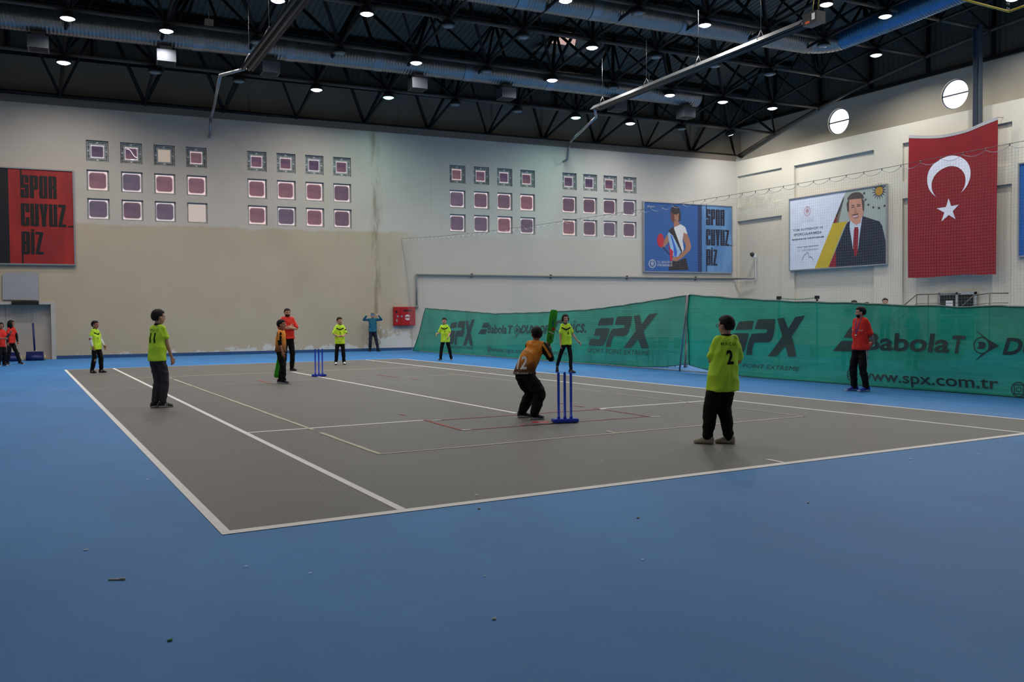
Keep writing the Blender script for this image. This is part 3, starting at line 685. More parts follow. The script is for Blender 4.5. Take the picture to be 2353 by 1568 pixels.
# black emergency sign box over the left door
bm = bmesh.new(); box(bm, -.46, -.12, -.08, .46, 0, .06); o = bm_obj('curtain_heater', bm, M_BLACK); o.location = BW(-.92, 2.20, .05); o.rotation_euler = (0, 0, wang)
tag(o, 'black box fixed across the top of the left door', 'door light')
bm = bmesh.new(); m4 = Matrix.Rotation(.02, 4, 'Y')
f = [(-.62, 0, -.55), (.6, 0, -.55), (.58, 0, .50), (.42, 0, .55), (-.45, 0, .5), (-.62, 0, .42)]
va = [bm.verts.new(m4 @ Vector(v)) for v in f]; vb = [bm.verts.new(m4 @ (Vector(v)+Vector((0, -.03, 0)))) for v in f]; bm.faces.new(va); bm.faces.new(vb[::-1])
for k in range(6): bm.faces.new((va[k], va[(k+1) % 6], vb[(k+1) % 6], vb[k]))
o = bm_obj('blank_board', bm, mat('pale blue grey board', (158, 158, 162), .6, .04)); o.location = BW(-1.05, 2.86, .04); o.rotation_euler = (0, 0, wang); tag(o, 'blank grey board leaning on the wall above the left door', 'board')

# fire hose cabinet
t = thing('fire_cabinet', 'red fire hose cabinet on the back wall beside the net', 'fire cabinet', BW(14.24, 1.13, 0), wang)
RED = mat('fire red paint', (168, 14, 22), .4, .06)
bm = bmesh.new(); box(bm, -.51, -.16, 0, .51, 0, .86); bm_obj('cabinet_body', bm, RED, t)
bm = bmesh.new(); box(bm, -.20, -.175, .03, .49, -.16, .83); bm_obj('hose_door', bm, RED, t)
bm = bmesh.new(); box(bm, -.49, -.175, .03, -.22, -.16, .83); bm_obj('side_door', bm, RED, t)
bm = bmesh.new(); box(bm, -.44, -.18, .58, -.35, -.174, .70); box(bm, -.05, -.18, .66, .34, -.174, .72); bm_obj('door_slot', bm, M_BLACK, t)
bm = bmesh.new()
for x in (-.34, -.15): lathe(bm, [(.045, 0), (.045, .012)], 14, 0, (0, 0, 0)); 
for v in bm.verts: v.co = Vector((v.co.x, -.175-v.co.z, v.co.y))
k = len(bm.verts)//2
for i, v in enumerate(bm.verts): v.co += Vector((-.34 if i < k else -.15, 0, .43))
box(bm, -.41, -.182, .18, -.35, -.175, .31); bm_obj('door_lock', bm, M_ALU, t)
poly = [circle(0, 0, .13, 24)]; art('hose_sticker', [(poly, 0, .0), ([[( -.14, -.045), (.14, -.045), (.14, .045), (-.14, .045)]], 1, .002), (fit_box(text_polys('PLUS'), -.11, -.03, .11, .03), 0, .004)], [M_WHITE, RED], lambda x, y, l: Vector((.13+x, -.178-l, .38+y)), t)

# ------------------------------------------------------------------ posters
def block_letters(word, x, y, h, wd, gap, lay_ink, lay_bg):
    """tall condensed block lettering made of slabs with thin slits"""
    s = wd*.045
    for ch in word:
        L = [];  B = []
        c = wd*.12
        R = lambda a, b, c_, d: [(x+a*wd, y+b*h), (x+c_*wd, y+b*h), (x+c_*wd, y+d*h), (x+a*wd, y+d*h)]
        O = [(x+c, y), (x+wd-c, y), (x+wd, y+c), (x+wd, y+h-c), (x+wd-c, y+h), (x+c, y+h), (x, y+h-c), (x, y+c)]
        if ch == 'S': L = [O]; B = [R(.46, .58, .54, .9), R(.46, .66, 1.02, .60), R(.46, .1, .54, .42), R(-.02, .36, .5, .42)]
        elif ch == 'P': L = [R(0, 0, .5, .5), [(x, y+h*.38), (x+wd*.88, y+h*.38), (x+wd, y+h*.45), (x+wd, y+h-c), (x+wd-c, y+h), (x, y+h)]]; B = [R(.46, .5, .54, .9)]
        elif ch == 'O': L = [O]; B = [R(.46, .1, .54, .9)]
        elif ch == 'R': L = [[(x, y), (x+wd, y), (x+wd, y+h*.46), (x+wd*.93, y+h*.5), (x+wd, y+h*.54), (x+wd, y+h-c), (x+wd-c, y+h), (x, y+h)]]; B = [R(.46, .58, .54, .9), R(.46, 0, .54, .42)]
        elif ch == 'C': L = [O]; B = [R(.46, .1, .54, .9), R(.5, .38, 1.02, .60)]
        elif ch == 'U': L = [[(x+c, y), (x+wd-c, y), (x+wd, y+c), (x+wd, y+h), (x, y+h), (x, y+c)]]; B = [R(.46, .1, .54, 1.0)]
        elif ch == 'Y': L = [[(x+wd*.25, y), (x+wd*.75, y), (x+wd*.75, y+h*.35), (x+wd*1.02, y+h), (x-wd*.02, y+h), (x+wd*.25, y+h*.35)]]; B = [[(x+wd*.49, y+h*.5), (x+wd*.53, y+h), (x+wd*.45, y+h)]]
        elif ch == 'Z': L = [R(0, 0, .95, .11), R(0, .89, .95, 1), [(x, y+h*.08), (x+wd*.42, y+h*.08), (x+wd*.95, y+h*.92), (x+wd*.48, y+h*.92)]]
        elif ch == 'B': L = [[(x, y), (x+wd-c, y), (x+wd, y+c), (x+wd, y+h*.46), (x+wd*.9, y+h*.5), (x+wd, y+h*.54), (x+wd, y+h-c), (x+wd-c, y+h), (x, y+h)]]; B = [R(.46, .58, .54, .9), R(.46, .1, .54, .44)]
        elif ch == 'i': L = [R(0, 0, .42, 1), R(0, 1.04, .42, 1.11)]
        elif ch == '_': L = [R(0.05, 0, .8, .05)]
        lay_ink += L; lay_bg += B
        x += (wd*.42 if ch == 'i' else wd)+gap
    return x
def poster_root(name, label, fnp, wdt, hgt):
    t = thing(name, label, 'poster')
    bm = bmesh.new(); P = lambda u, v, d: fnp(u, v, d)
    def pbox(u0, v0, u1, v1, d0, d1, mi=0):
        v = [bm.verts.new(P(a, b, c)) for c in (d0, d1) for (a, b) in ((u0, v0), (u1, v0), (u1, v1), (u0, v1))]
        for q in ((3, 2, 1, 0), (4, 5, 6, 7), (0, 1, 5, 4), (1, 2, 6, 5), (2, 3, 7, 6), (3, 0, 4, 7)): bm.faces.new([v[i] for i in q])
    w_ = .05
    pbox(0, 0, wdt, w_, 0, .11); pbox(0, hgt-w_, wdt, hgt, 0, .11); pbox(0, w_, w_, hgt-w_, 0, .11); pbox(wdt-w_, w_, wdt, hgt-w_, 0, .11)
    bm_obj('poster_frame', bm, M_ALU, t)
    return t
def slogan(u0, sc, ink, bg):
    for wd_, v in (('SPOR', 2.58), ('CUYUZ_', 1.50), ('BiZ', .42)): block_letters(wd_, u0, v, .86, .285, .033, ink, bg)
    ink += [[(u0, 3.4), (u0+.05, 3.4), (u0+.05, 3.72), (u0, 3.72)], [(u0, 0), (u0+.05, 0), (u0+.05, .45), (u0, .45)]]
def cloth_mat(name, base, alt, sc=.9):
    n = NT(name); x, y, z = n.sep()
    f = n.smooth(n.noise(1.3, 3, stretch=(1.2, 1.2, .35)), .35, .7); n.color(n.mix(f, lin(base), lin(alt))); n.b.inputs['Roughness'].default_value = .55; return n.m
# left: black and red
PL = lambda u, v, d: BW(-4.85+u*.997, 3.66+v, .02+d)
t = poster_root('slogan_poster', 'red and black framed poster reading SPOR CUYUZ BİZ beside the left windows', PL, 5.72, 3.72)
ink, bg = [], []; slogan(3.87, 1, ink, bg)
art('poster_print', [([[(0.04, .04), (3.47, .04), (3.47, 3.68), (.04, 3.68)]], 0, .0), ([[(3.47, .04), (5.68, .04), (5.68, 3.68), (3.47, 3.68)]], 1, .0), (ink, 2, .012), (bg, 1, .02)],
    [mat('poster navy black', (14, 14, 24), .5), cloth_mat('poster red drape', (140, 24, 26), (172, 40, 34)), mat('poster ink', (16, 14, 18), .5)], lambda x, y, l: PL(x, y, .07+l), t)
# right: blue athlete
PB = lambda u, v, d: BW(27.19+u*.997, 3.75+v, .02+d)
t = poster_root('athlete_poster', 'blue framed poster of a badminton player on the back wall near the corner', PB, 5.75, 3.68)
ink, bg = [], []; slogan(3.99, 1, ink, bg)
sky = [[(.04, .04), (3.68, .04), (3.68, 3.64), (.04, 3.64)]]
U = lambda pts: [(.04+(px-118)/1605*5.7, 3.66-(py-190+(px-118)*(-.045))/1270*3.62) for px, py in pts]
skin = [U([(520, 800), (545, 830), (560, 920), (490, 1000), (440, 1040), (385, 1010), (400, 950), (450, 940)]), U([(820, 755), (880, 780), (930, 900), (958, 1030), (930, 1100), (800, 1220), (700, 1290), (615, 1275), (620, 1220), (720, 1200), (850, 1070), (860, 1000), (810, 880)]),
        circle(*U([(668, 440)])[0], .27, 24, .44), U([(640, 590), (740, 560), (760, 640), (650, 680)])]
hair = [circle(*U([(672, 345)])[0], .29, 20, .22), U([(740, 330), (770, 420), (760, 540), (730, 560), (735, 420)])]
sh1 = [U([(650, 660), (770, 605), (850, 660), (890, 790), (820, 760), (800, 900), (820, 1070), (790, 1130), (620, 760)])]
sh2 = [U([(530, 780), (560, 745), (600, 760), (770, 1120), (720, 1200), (640, 1210), (600, 1120), (560, 950)])]
redp = [U([(545, 960), (570, 1040), (630, 1100), (610, 1280), (575, 1280), (570, 1140)]), circle(*U([(405, 900)])[0], .21, 20, .36)]
bluep = [U([(580, 790), (610, 820), (700, 1110), (690, 1195), (650, 1200), (630, 1000)])]
dark = [U([(560, 700), (640, 650), (650, 700), (790, 1100), (780, 1130), (630, 820), (550, 740)]), U([(545, 1450), (575, 1290), (700, 1290), (860, 1230), (905, 1455)]), U([(440, 1020), (450, 1010), (575, 1160), (565, 1170)])]
faced = [circle(*U([(645, 425)])[0], .035, 10, .02), circle(*U([(690, 425)])[0], .035, 10, .02), U([(640, 520), (690, 525), (665, 540)])]
shade = [U([(585, 380), (600, 540), (650, 600), (655, 470), (640, 400)])]
white = fit_box(text_polys('T.C. GENÇLİK VE'), *U([(345, 1320)])[0], *U([(610, 1275)])[0]), fit_box(text_polys('SPOR BAKANLIĞI'), *U([(345, 1372)])[0], *U([(610, 1325)])[0]), fit_box(text_polys('gsb.gov.tr'), *U([(178, 300)])[0], *U([(305, 262)])[0])
lg = U([(258, 1325)])[0]; emb = []
for k in range(24):
    a = 2*math.pi*k/24; emb.append(line_poly((lg[0]+.17*math.cos(a), lg[1]+.17*math.sin(a)), (lg[0]+.23*math.cos(a), lg[1]+.23*math.sin(a)), .03))
def fig_emblem(cx, cy, s):
    out = []
    for dx in (-.045, .045): out += [circle(cx+dx*s*.8, cy+.07*s, .022*s, 10), line_poly((cx+dx*s, cy+.05*s), (cx+dx*.6*s, cy-.03*s), .035*s), line_poly((cx+dx*.6*s, cy-.03*s), (cx+dx*1.1*s, cy-.10*s), .025*s), line_poly((cx+dx*s, cy+.04*s), (cx+dx*2.2*s, cy+.0*s), .02*s)]
    return out + [circle(cx, cy+.12*s, .02*s, 8)]
emb += fig_emblem(lg[0], lg[1], 1.1)
art('poster_print', [(sky, 0, 0), ([[(3.68, .04), (3.90, .04), (3.90, 3.64), (3.68, 3.64)], [(3.9, .04), (5.7, .04), (5.7, 3.64), (3.9, 3.64)]], 1, 0), ([[(3.45, .04), (3.72, .04), (3.72, 3.64), (3.45, 3.64)]], 9, .002),
    (skin, 2, .004), (hair, 3, .006), (faced, 3, .008), (shade, 10, .006), (sh1, 4, .006), (sh2, 5, .008), (redp, 6, .010), (bluep, 7, .012), (dark, 3, .011), (ink, 8, .012), (bg, 1, .02), (white[0]+white[1]+white[2]+emb, 4, .014)],
    [mat('poster sky blue', (34, 88, 156), .5, .06, .5), cloth_mat('poster pale blue drape', (74, 124, 176), (104, 150, 196)), mat('poster skin', (168, 116, 92), .5, .15, 2), mat('poster dark brown', (40, 32, 34), .5), M_WHITE, mat('poster ice blue', (150, 184, 214), .5, .2, 3), mat('poster red', (190, 30, 54), .5, .1), mat('poster royal blue', (40, 96, 200), .5), mat('poster ink blue', (14, 16, 44), .5), mat('poster navy shade', (22, 50, 96), .5, .1), mat('poster shaded skin', (110, 56, 54), .5)], lambda x, y, l: PB(x, y, .07+l), t)
# white congratulation board on the right wall
PR = lambda u, v, d: Vector((XR-.02-d, 26.06-u, 3.70+v))
t = poster_root('portrait_poster', 'white framed poster with a suited man in a red tie on the right wall', PR, 5.80, 3.66)
def V(pts):   # crop pixels -> poster metres (left edge 108..1735, slanted top and bottom)
    out = []
    for px, py in pts:
        u = (px-108)/1627; top = 330-u*222; bot = 1500-u*62; out.append((u*5.80, 3.66*(1-(py-top)/(bot-top))))
    return out
bgp = [V([(1090, 212), (1730, 115), (1730, 1440), (800, 1470)])]
whitep = [V([(112, 335), (1092, 212), (562, 1482), (118, 1495)])]
gold = [V([(880, 735), (1115, 710), (1020, 900), (800, 1468), (562, 1480)])]
redw = [V([(940, 585), (942, 722), (895, 732)]), V([(930, 1170), (940, 1460), (800, 1470)])]
suit = [V([(1170, 690), (1110, 740), (1050, 880), (930, 1170), (935, 1460), (1715, 1435), (1712, 1050), (1660, 800), (1620, 725), (1365, 630), (1280, 780)])]
shirt = [V([(1165, 700), (1360, 640), (1330, 830), (1290, 1180), (1210, 1160), (1155, 800)])]
tie = [V([(1235, 810), (1290, 805), (1300, 860), (1285, 1240), (1240, 1300), (1212, 1130), (1225, 860)])]
hd = V([(1255, 500)])[0]; face = [circle(hd[0], hd[1], .46, 28, .70), V([(1180, 640), (1350, 640), (1330, 740), (1260, 775), (1190, 720)])]
hr = [circle(hd[0]-.02, hd[1]+.42, .47, 26, .34, 0, math.pi), V([(1108, 420), (1150, 330), (1145, 560), (1120, 540)]), V([(1345, 330), (1388, 380), (1385, 540), (1365, 540)])]
fea = [line_poly(V([(1185, 480)])[0], V([(1235, 478)])[0], .045), line_poly(V([(1275, 465)])[0], V([(1325, 462)])[0], .045), line_poly(V([(1200, 607)])[0], V([(1295, 592)])[0], .045), line_poly(V([(1180, 450)])[0], V([(1238, 448)])[0], .03), line_poly(V([(1272, 436)])[0], V([(1330, 440)])[0], .03)]
lip = [V([(1205, 632), (1300, 615), (1290, 650), (1255, 662), (1220, 655)])]; teeth = [V([(1214, 634), (1292, 620), (1284, 636), (1222, 645)])]; nose_ = [V([(1238, 490), (1256, 488), (1275, 572), (1250, 584), (1226, 575)])]
sun = V([(1615, 225)])[0]; suns = star_tris(sun[0], sun[1], .42, .1, .42, 16); sunc = [circle(sun[0], sun[1], .20, 20)]
for (px, py) in ((1385, 255), (1408, 360), (1450, 445), (1525, 490), (1612, 505), (1695, 470)): suns += star_tris(*V([(px, py)])[0], .085)
def tl(s, x0, y0, x1, y1, **k): a, b = V([(x0, y1)])[0], V([(x1, y0)])[0]; return fit_box(text_polys(s, **k), a[0], a[1], b[0], b[1])
txt = tl('TÜM ANTRENÖR VE', 180, 770, 712, 858, bold=.012)+tl('SPORCULARIMIZA', 195, 852, 692, 935, bold=.012)
txtb = tl('BAŞARILAR DİLİYORUM', 165, 930, 725, 1012, bold=.03)+tl('Recep Tayyip ERDOĞAN', 258, 1080, 632, 1130, bold=.02)
txtg = tl('T.C. CUMHURBAŞKANI', 262, 1140, 622, 1185)
sig = []; sp = V([(340, 1330), (380, 1255), (440, 1200), (455, 1215), (465, 1280), (480, 1285), (490, 1260), (500, 1290), (520, 1280), (545, 1335)])
for a, b in zip(sp[:-1], sp[1:]): sig.append(line_poly(a, b, .02))
ml = V([(438, 530)])[0]; em = fig_emblem(ml[0], ml[1], 1.1)
for k in range(24): a = 2*math.pi*k/24; em.append(line_poly((ml[0]+.17*math.cos(a), ml[1]+.2*math.sin(a)), (ml[0]+.21*math.cos(a), ml[1]+.25*math.sin(a)), .025))
em += tl('T.C. GENÇLİK VE', 320, 630, 552, 665)+tl('SPOR BAKANLIĞI', 320, 672, 552, 708)
art('poster_print', [(whitep, 0, 0), (bgp, 1, 0.001), (gold, 2, .004), (redw, 3, .006), (suit, 4, .008), (shirt, 5, .010), (tie, 3, .012), (face[1:], 6, .0105), (face[:1], 6, .013), (hr, 7, .014), (fea, 7, .016), (nose_, 13, .0155), (lip, 8, .018), (teeth, 0, .021), (suns, 9, .006), (sunc, 10, .010), (txt+txtg+sig, 11, .006), (txtb, 9, .006), (em, 12, .006)],
    [mat('poster white', (206, 216, 232), .5), mat('poster grey green', (158, 170, 166), .5, .06, 1), mat('poster mustard', (190, 166, 40), .5), mat('poster wine red', (134, 18, 36), .5), mat('poster navy suit', (24, 34, 54), .5, .15, 2), mat('poster shirt blue', (188, 204, 222), .5), mat('poster portrait skin', (192, 140, 120), .5, .12, 2), mat('poster grey hair', (70, 60, 58), .5), mat('poster lip', (160, 80, 84), .5), mat('poster charcoal', (34, 34, 42), .5), mat('poster ochre', (176, 130, 40), .5), mat('poster grey text', (92, 98, 108), .5), mat('poster emblem red', (176, 84, 96), .5), mat('poster nose shade', (170, 116, 98), .5)], lambda x, y, l: PR(x, y, .07+l), t)
# blue poster cut off by the right edge
PQ = lambda u, v, d: Vector((XR-.02-d, 14.28-u, 3.66+v))
t = poster_root('blue_poster', 'plain blue framed poster cut off at the right edge', PQ, 5.75, 3.68)
art('poster_print', [([[(.04, .04), (5.7, .04), (5.7, 3.64), (.04, 3.64)]], 0, 0)], [mat('poster plain blue', (14, 84, 156), .5, .08, .6)], lambda x, y, l: PQ(x, y, .07+l), t)

# ------------------------------------------------------------------ flag
t = thing('national_flag', 'large red flag with white crescent and star hanging on the right wall', 'flag')
def flag_pt(u, v, l=0):      # u 0..4 across (left to right), v 0..6.15 up
    y = 18.97-u; sag = .28*math.sin(math.pi*min(max(u/4, 0), 1))
    vv = v/6.1; z = 3.04+v-sag*vv**3*1.0-.03*math.sin(u*2)*(1-vv)
    return Vector((XR-.36-l-.05*math.sin(u*2.1+.6)*(1-.5*vv)-.03*math.sin(u*5+v*.6), y, z))
bm = bmesh.new(); nu, nv = 44, 60
for side in (0, .004):
    g = [[bm.verts.new(flag_pt(4*i/nu, 6.15*j/nv, side)) for i in range(nu+1)] for j in range(nv+1)]
    for j in range(nv):
        for i in range(nu): f = bm.faces.new((g[j][i], g[j][i+1], g[j+1][i+1], g[j+1][i])); f.smooth = True
bm_obj('flag_cloth', bm, mat('deep red flag cloth', (128, 3, 20), .8, .05, .6), t, 'keep')
cr = []; n = 60
R1, R2, oy = .965, .76, -.27
cx, cy = 1.90, 4.22
ao = math.acos((R1*R1+oy*oy-R2*R2)/(2*R1*abs(oy))) if abs((R1*R1+oy*oy-R2*R2)/(2*R1*abs(oy))) < 1 else .6
outer = [(cx+R1*math.sin(a), cy-R1*math.cos(a)) for a in [ao+(2*math.pi-2*ao)*k/n for k in range(n+1)]]
bi = math.atan2(R1*math.sin(ao), R1*math.cos(ao)-abs(oy))
inner = [(cx+R2*math.sin(a), cy+oy-R2*math.cos(a)) for a in [bi+(2*math.pi-2*bi)*k/n for k in range(n+1)]]
cr = [[outer[k], outer[k+1], inner[k+1], inner[k]] for k in range(n)]
st = star(1.87, 2.77, .53, math.pi/2+.02)
art('crescent_and_star', [(cr+[st], 0, .012)], [mat('white flag print', (220, 224, 236), .7)], lambda x, y, l: flag_pt(x, y, l), t, step=.12)
bm = bmesh.new(); tube(bm, flag_pt(0, 6.2), Vector((XR+.0, 18.97, flag_pt(0, 6.2).z+.03)), .012, 6); bm_obj('flag_hook', bm, M_GALV, t)
bm = bmesh.new(); tube(bm, flag_pt(4, 6.2), Vector((XR+.0, 14.97, flag_pt(4, 6.2).z+.03)), .012, 6); bm_obj('flag_hook', bm, M_GALV, t)
art('flag_hem', [([[(0, 6.10), (4, 6.10), (4, 6.24), (0, 6.24)]], 0, .014)], [mat('grey hem band', (168, 168, 170), .7)], lambda x, y, l: flag_pt(x, y, l), t, step=.2)

# ------------------------------------------------------------------ divider net with its cable, swags and floor rope
NX = 14.17
CAB = [(31.36, 5.10), (27.6, 4.88), (23.5, 4.70), (19.46, 4.58), (13.66, 4.47), (11.3, 4.44), (8.16, 4.42), (5.98, 4.42), (2.81, 4.47), (0, 4.6), (-3, 4.8)]
def cabz(y):
    for (a, za), (b, zb) in zip(CAB[:-1], CAB[1:]):
        if b <= y <= a: return za+(zb-za)*(a-y)/(a-b)
    return CAB[-1][1]
def netx(y, z): return NX+.02*math.sin(y*1.7+z)+.015*math.sin(z*3+y*.6)+max(0, (y-29))*.18*(1-z/5.1)
def swag(y): k = (y/.44) % 1.0; return .02+.075*4*k*(1-k)
net = thing('divider_net', 'white mesh divider net hanging from a cable across the hall', 'net')
bm = bmesh.new()
def thread(bm, pts, r):
    prev = None
    for i, p in enumerate(pts):
        d = (pts[min(i+1, len(pts)-1)]-pts[max(i-1, 0)]).normalized(); s, t_ = frame_axes(d)
        cur = [bm.verts.new(p+(s*math.cos(a)+t_*math.sin(a))*r) for a in (0, 2.094, 4.189)]
        if prev:
            for k in range(3): bm.faces.new((prev[k], prev[(k+1) % 3], cur[(k+1) % 3], cur[k]))
        prev = cur
step = .058; ys = [31.3-step*k for k in range(int((31.3+1.0)/step))]
for y in ys:
    zt = cabz(y)-swag(y); thread(bm, [Vector((netx(y, zt*k/6), y+.012*math.sin(k*1.3+y), .02+(zt-.02)*k/6)) for k in range(7)], .0011)
for m_ in range(int(5.1/step)):
    z = .04+m_*step; run = []
    for y in [31.3-.3*k for k in range(int(32.3/.3))]+[-1.0]:
        if z < cabz(y)-.06: run.append(Vector((netx(y, z), y, z+.012*math.sin(y*2.2+z))))
        else:
            if len(run) > 1: thread(bm, run, .0011)
            run = []
    if len(run) > 1: thread(bm, run, .0011)
bm_obj('net_mesh', bm, mat('white net twine', (170, 170, 170), .8, .02), net, 'keep')
bm = bmesh.new(); pts = [Vector((NX, y, z+.01)) for y, z in CAB]; pts = [BW(NX, 5.10, .0)]+pts; thread(bm, pts, .006); bm_obj('support_cable', bm, M_STEELL, net, 'keep')
bm = bmesh.new(); pts = [Vector((netx(y, 4.5), y, cabz(y)-swag(y))) for y in [31.3-.055*k for k in range(int(32.3/.055))]]; thread(bm, pts, .005); bm_obj('swag_rope', bm, M_WHITE, net, 'keep')
bm = bmesh.new()
y = .44*int(31.2/.44)
while y > -1: tube(bm, (NX, y, cabz(y)+.02), (NX, y, cabz(y)-.03), .010, 5); y -= .44
bm_obj('hanging_clip', bm, M_GALV, net)
bm = bmesh.new(); thread(bm, [Vector((netx(y, 0), y, .018)) for y in [31.35-.4*k for k in range(81)]], .014); thread(bm, [BW(NX, 5.1, 0), Vector((NX+.25, 31.33, 3.4)), Vector((NX+.42, 31.33, 1.6)), Vector((NX+.46, 31.33, .02))], .007); bm_obj('edge_rope', bm, mat('grey rope', (140, 140, 136), .8), net, 'keep')

# ------------------------------------------------------------------ green windbreak banners
def banner_mat(name, a, b):
    n = NT(name); x, y, z = n.sep(); f = n.smooth(n.noise(.9, 5, rough=.6), .3, .7); c = n.mix(f, lin(a), lin(b))
    lines = n.math('MULTIPLY', n.smooth(n.noise(1.0, 3, stretch=(.25, .25, 16)), .55, .62), .18); c = n.mix(lines, c, lin((96, 190, 166)))
    n.color(c); n.b.inputs['Roughness'].default_value = .5; n.b.inputs['Specular IOR Level'].default_value = .35
    tl_ = n.t.nodes.new('ShaderNodeBsdfTranslucent'); tr = n.t.nodes.new('ShaderNodeBsdfTransparent'); n.t.links.new(c, tl_.inputs[0])
    m1 = n.t.nodes.new('ShaderNodeMixShader'); m1.inputs[0].default_value = .25; n.t.links.new(n.b.outputs[0], m1.inputs[1]); n.t.links.new(tl_.outputs[0], m1.inputs[2])
    m2 = n.t.nodes.new('ShaderNodeMixShader'); m2.inputs[0].default_value = .05; n.t.links.new(m1.outputs[0], m2.inputs[1]); n.t.links.new(tr.outputs[0], m2.inputs[2])
    n.t.links.new(m2.outputs[0], n.o.inputs[0])
    bp = n.t.nodes.new('ShaderNodeBump'); bp.inputs['Strength'].default_value = .5; bp.inputs['Distance'].default_value = .05
    n.t.links.new(n.noise(2.2, 4, stretch=(1, 1, 2)), bp.inputs['Height']); n.t.links.new(bp.outputs[0], n.b.inputs['Normal'])
    return n.m
M_GRN = banner_mat('green windbreak sheet', (20, 150, 124), (34, 176, 146)); M_HEM = mat('dark green hem', (10, 84, 66), .6, .1); M_PRT = mat('banner print ink', (58, 78, 72), .6, .06)
def interp(tab, y):
    for (a, za), (b, zb) in zip(tab[:-1], tab[1:]):
        if b <= y <= a: return za+(zb-za)*(a-y)/(a-b)
    return tab[0][1] if y > tab[0][0] else tab[-1][1]
TOPL = [(29.3, 1.90), (26.1, 1.75), (22.6, 1.60), (19.2, 1.62), (16.4, 1.68), (14.7, 1.79), (13.2, 1.90), (11.75, 2.02)]
BOTL = [(30.5, .01), (14.3, .02), (12.8, .08), (11.85, .20)]
TOPR = [(11.45, 2.01), (9.5, 1.865), (8.1, 1.775), (6.9, 1.725), (5.8, 1.68), (5.3, 1.64), (4.25, 1.61), (3.7, 1.58), (3.1, 1.60), (2.6, 1.565), (0, 1.6), (-2, 1.65)]
BOTR = [(11.40, .20), (10.9, .13), (10.2, .05), (9.4, .01), (-2, .01)]
def bl(y, z):    # left span: slanted left edge handled by the caller
    return Vector((14.30+.03*math.sin(y*1.3)+.02*math.sin(z*4+y), y, z))
def br(y, z): return Vector((13.97+.05*math.sin(y*.9+1)*math.sin(z*1.6)+.02*math.sin(z*5+y*2)+.04*(1-z/1.7), y, z))
def banner(label, fn, y0, y1, top, bot, slant=0.0):
    t = thing('windbreak_banner', label, 'banner'); n, m_ = 110, 10
    bm = bmesh.new(); g = []
    for j in range(m_+1):
        row = []
        for i in range(n+1):
            v = j/m_; ya = y0+slant*(1-v); y = ya+(y1-ya)*i/n; zb, zt = interp(bot, y), interp(top, y)
            zt += .014*abs(math.sin(y*3.2)); row.append(bm.verts.new(fn(y, zb+(zt-zb)*v)))
        g.append(row)
    for j in range(m_):
        for i in range(n): f = bm.faces.new((g[j][i], g[j][i+1], g[j+1][i+1], g[j+1][i])); f.smooth = True
    top_pts = [v.co.copy() for v in g[-1]]; bot_pts = [v.co.copy() for v in g[0]]; side = [g[j][0].co.copy() for j in range(m_+1)]; side2 = [g[j][n].co.copy() for j in range(m_+1)]
    bm_obj('banner_sheet', bm, M_GRN, t, 'keep')
    bm = bmesh.new()
    for pts in (top_pts, bot_pts, side, side2):
        w_ = .016 if pts is bot_pts else .022
        thread(bm, pts, w_)
    bm_obj('banner_hem', bm, M_HEM, t, 'keep')
    bm = bmesh.new()
    for k in range(0, n, 4): ball(bm, top_pts[k]+Vector((-.02, 0, .0)), (.005, .007, .007), 1)
    bm_obj('eyelet', bm, M_WHITE, t)
    return t
SPXP = [[(555, 520), (575, 460), (610, 385), (640, 378), (845, 365), (860, 385), (830, 505)], [(475, 720), (500, 640), (520, 580), (545, 573), (765, 568), (778, 590), (760, 680), (705, 830), (670, 890), (635, 910), (390, 910), (385, 870), (410, 790), (430, 782), (585, 782), (600, 740), (605, 722)],
        [(875, 500), (905, 400), (925, 352), (950, 345), (1185, 340), (1200, 355), (1185, 470), (1150, 620), (1120, 680), (1075, 712), (865, 715), (830, 790), (810, 920), (720, 925), (745, 790), (790, 660), (830, 578), (1050, 560), (1075, 525), (1060, 500)],
        [(1235, 335), (1335, 320), (1380, 490), (1500, 310), (1640, 290), (1420, 610), (1500, 915), (1375, 920), (1325, 760), (1190, 925), (1060, 930), (1285, 610)]]
def spx(y0, z0, y1, z1):
    polys = [[(px, -py) for px, py in q] for q in SPXP]; return fit_box(polys, -y0, z0, -y1, z1)
def stripes(ya, yb, z0, z1):
    w_ = ya-yb; f = lambda a, b: (-(ya-a*w_), z0+b*(z1-z0))
    return [[f(0, 0), f(.3, .38), f(.38, .43), f(.95, .43), f(.80, 0)], [f(.42, .56), f(.62, .9), f(.72, .99), f(1.2, 1), f(1.0, .56)]]
def dlogo(yc, zc, ry, rz):
    out = ring_poly(-yc, zc, ry, ry*.14, rz)
    X = lambda a, b: (-yc+a*ry, zc+b*rz)
    out += [[X(.55, .85), X(2.1, 0), X(.55, -.85), X(.95, -.35), X(1.02, 0), X(.95, .35)], [X(-.95, 1.9), X(.75, .75), X(.45, .72)], [X(-.95, -1.95), X(.6, -.85), X(0, -1.0)]]
    out += [[X(-.5, -.4), X(.25, -.4), X(.5, -.15), X(.5, .2), X(.25, .42), X(-.45, .42), X(-.45, .25), X(-.3, .25), X(-.35, -.22), X(-.5, -.22)]]
    return out
def ring_poly(cx, cy, r, w_, ry): 
    out = []; n = 28
    for k in range(n):
        a, b = 2*math.pi*k/n, 2*math.pi*(k+1)/n; k2 = (r-w_)/r
        out.append([(cx+r*math.cos(a), cy+ry*math.sin(a)), (cx+r*math.cos(b), cy+ry*math.sin(b)), (cx+r*k2*math.cos(b), cy+ry*k2*math.sin(b)), (cx+r*k2*math.cos(a), cy+ry*k2*math.sin(a))])
    return out
def tb(s, y0, z0, y1, z1, **k): return fit_box(text_polys(s, **k), -y0, z0, -y1, z1)
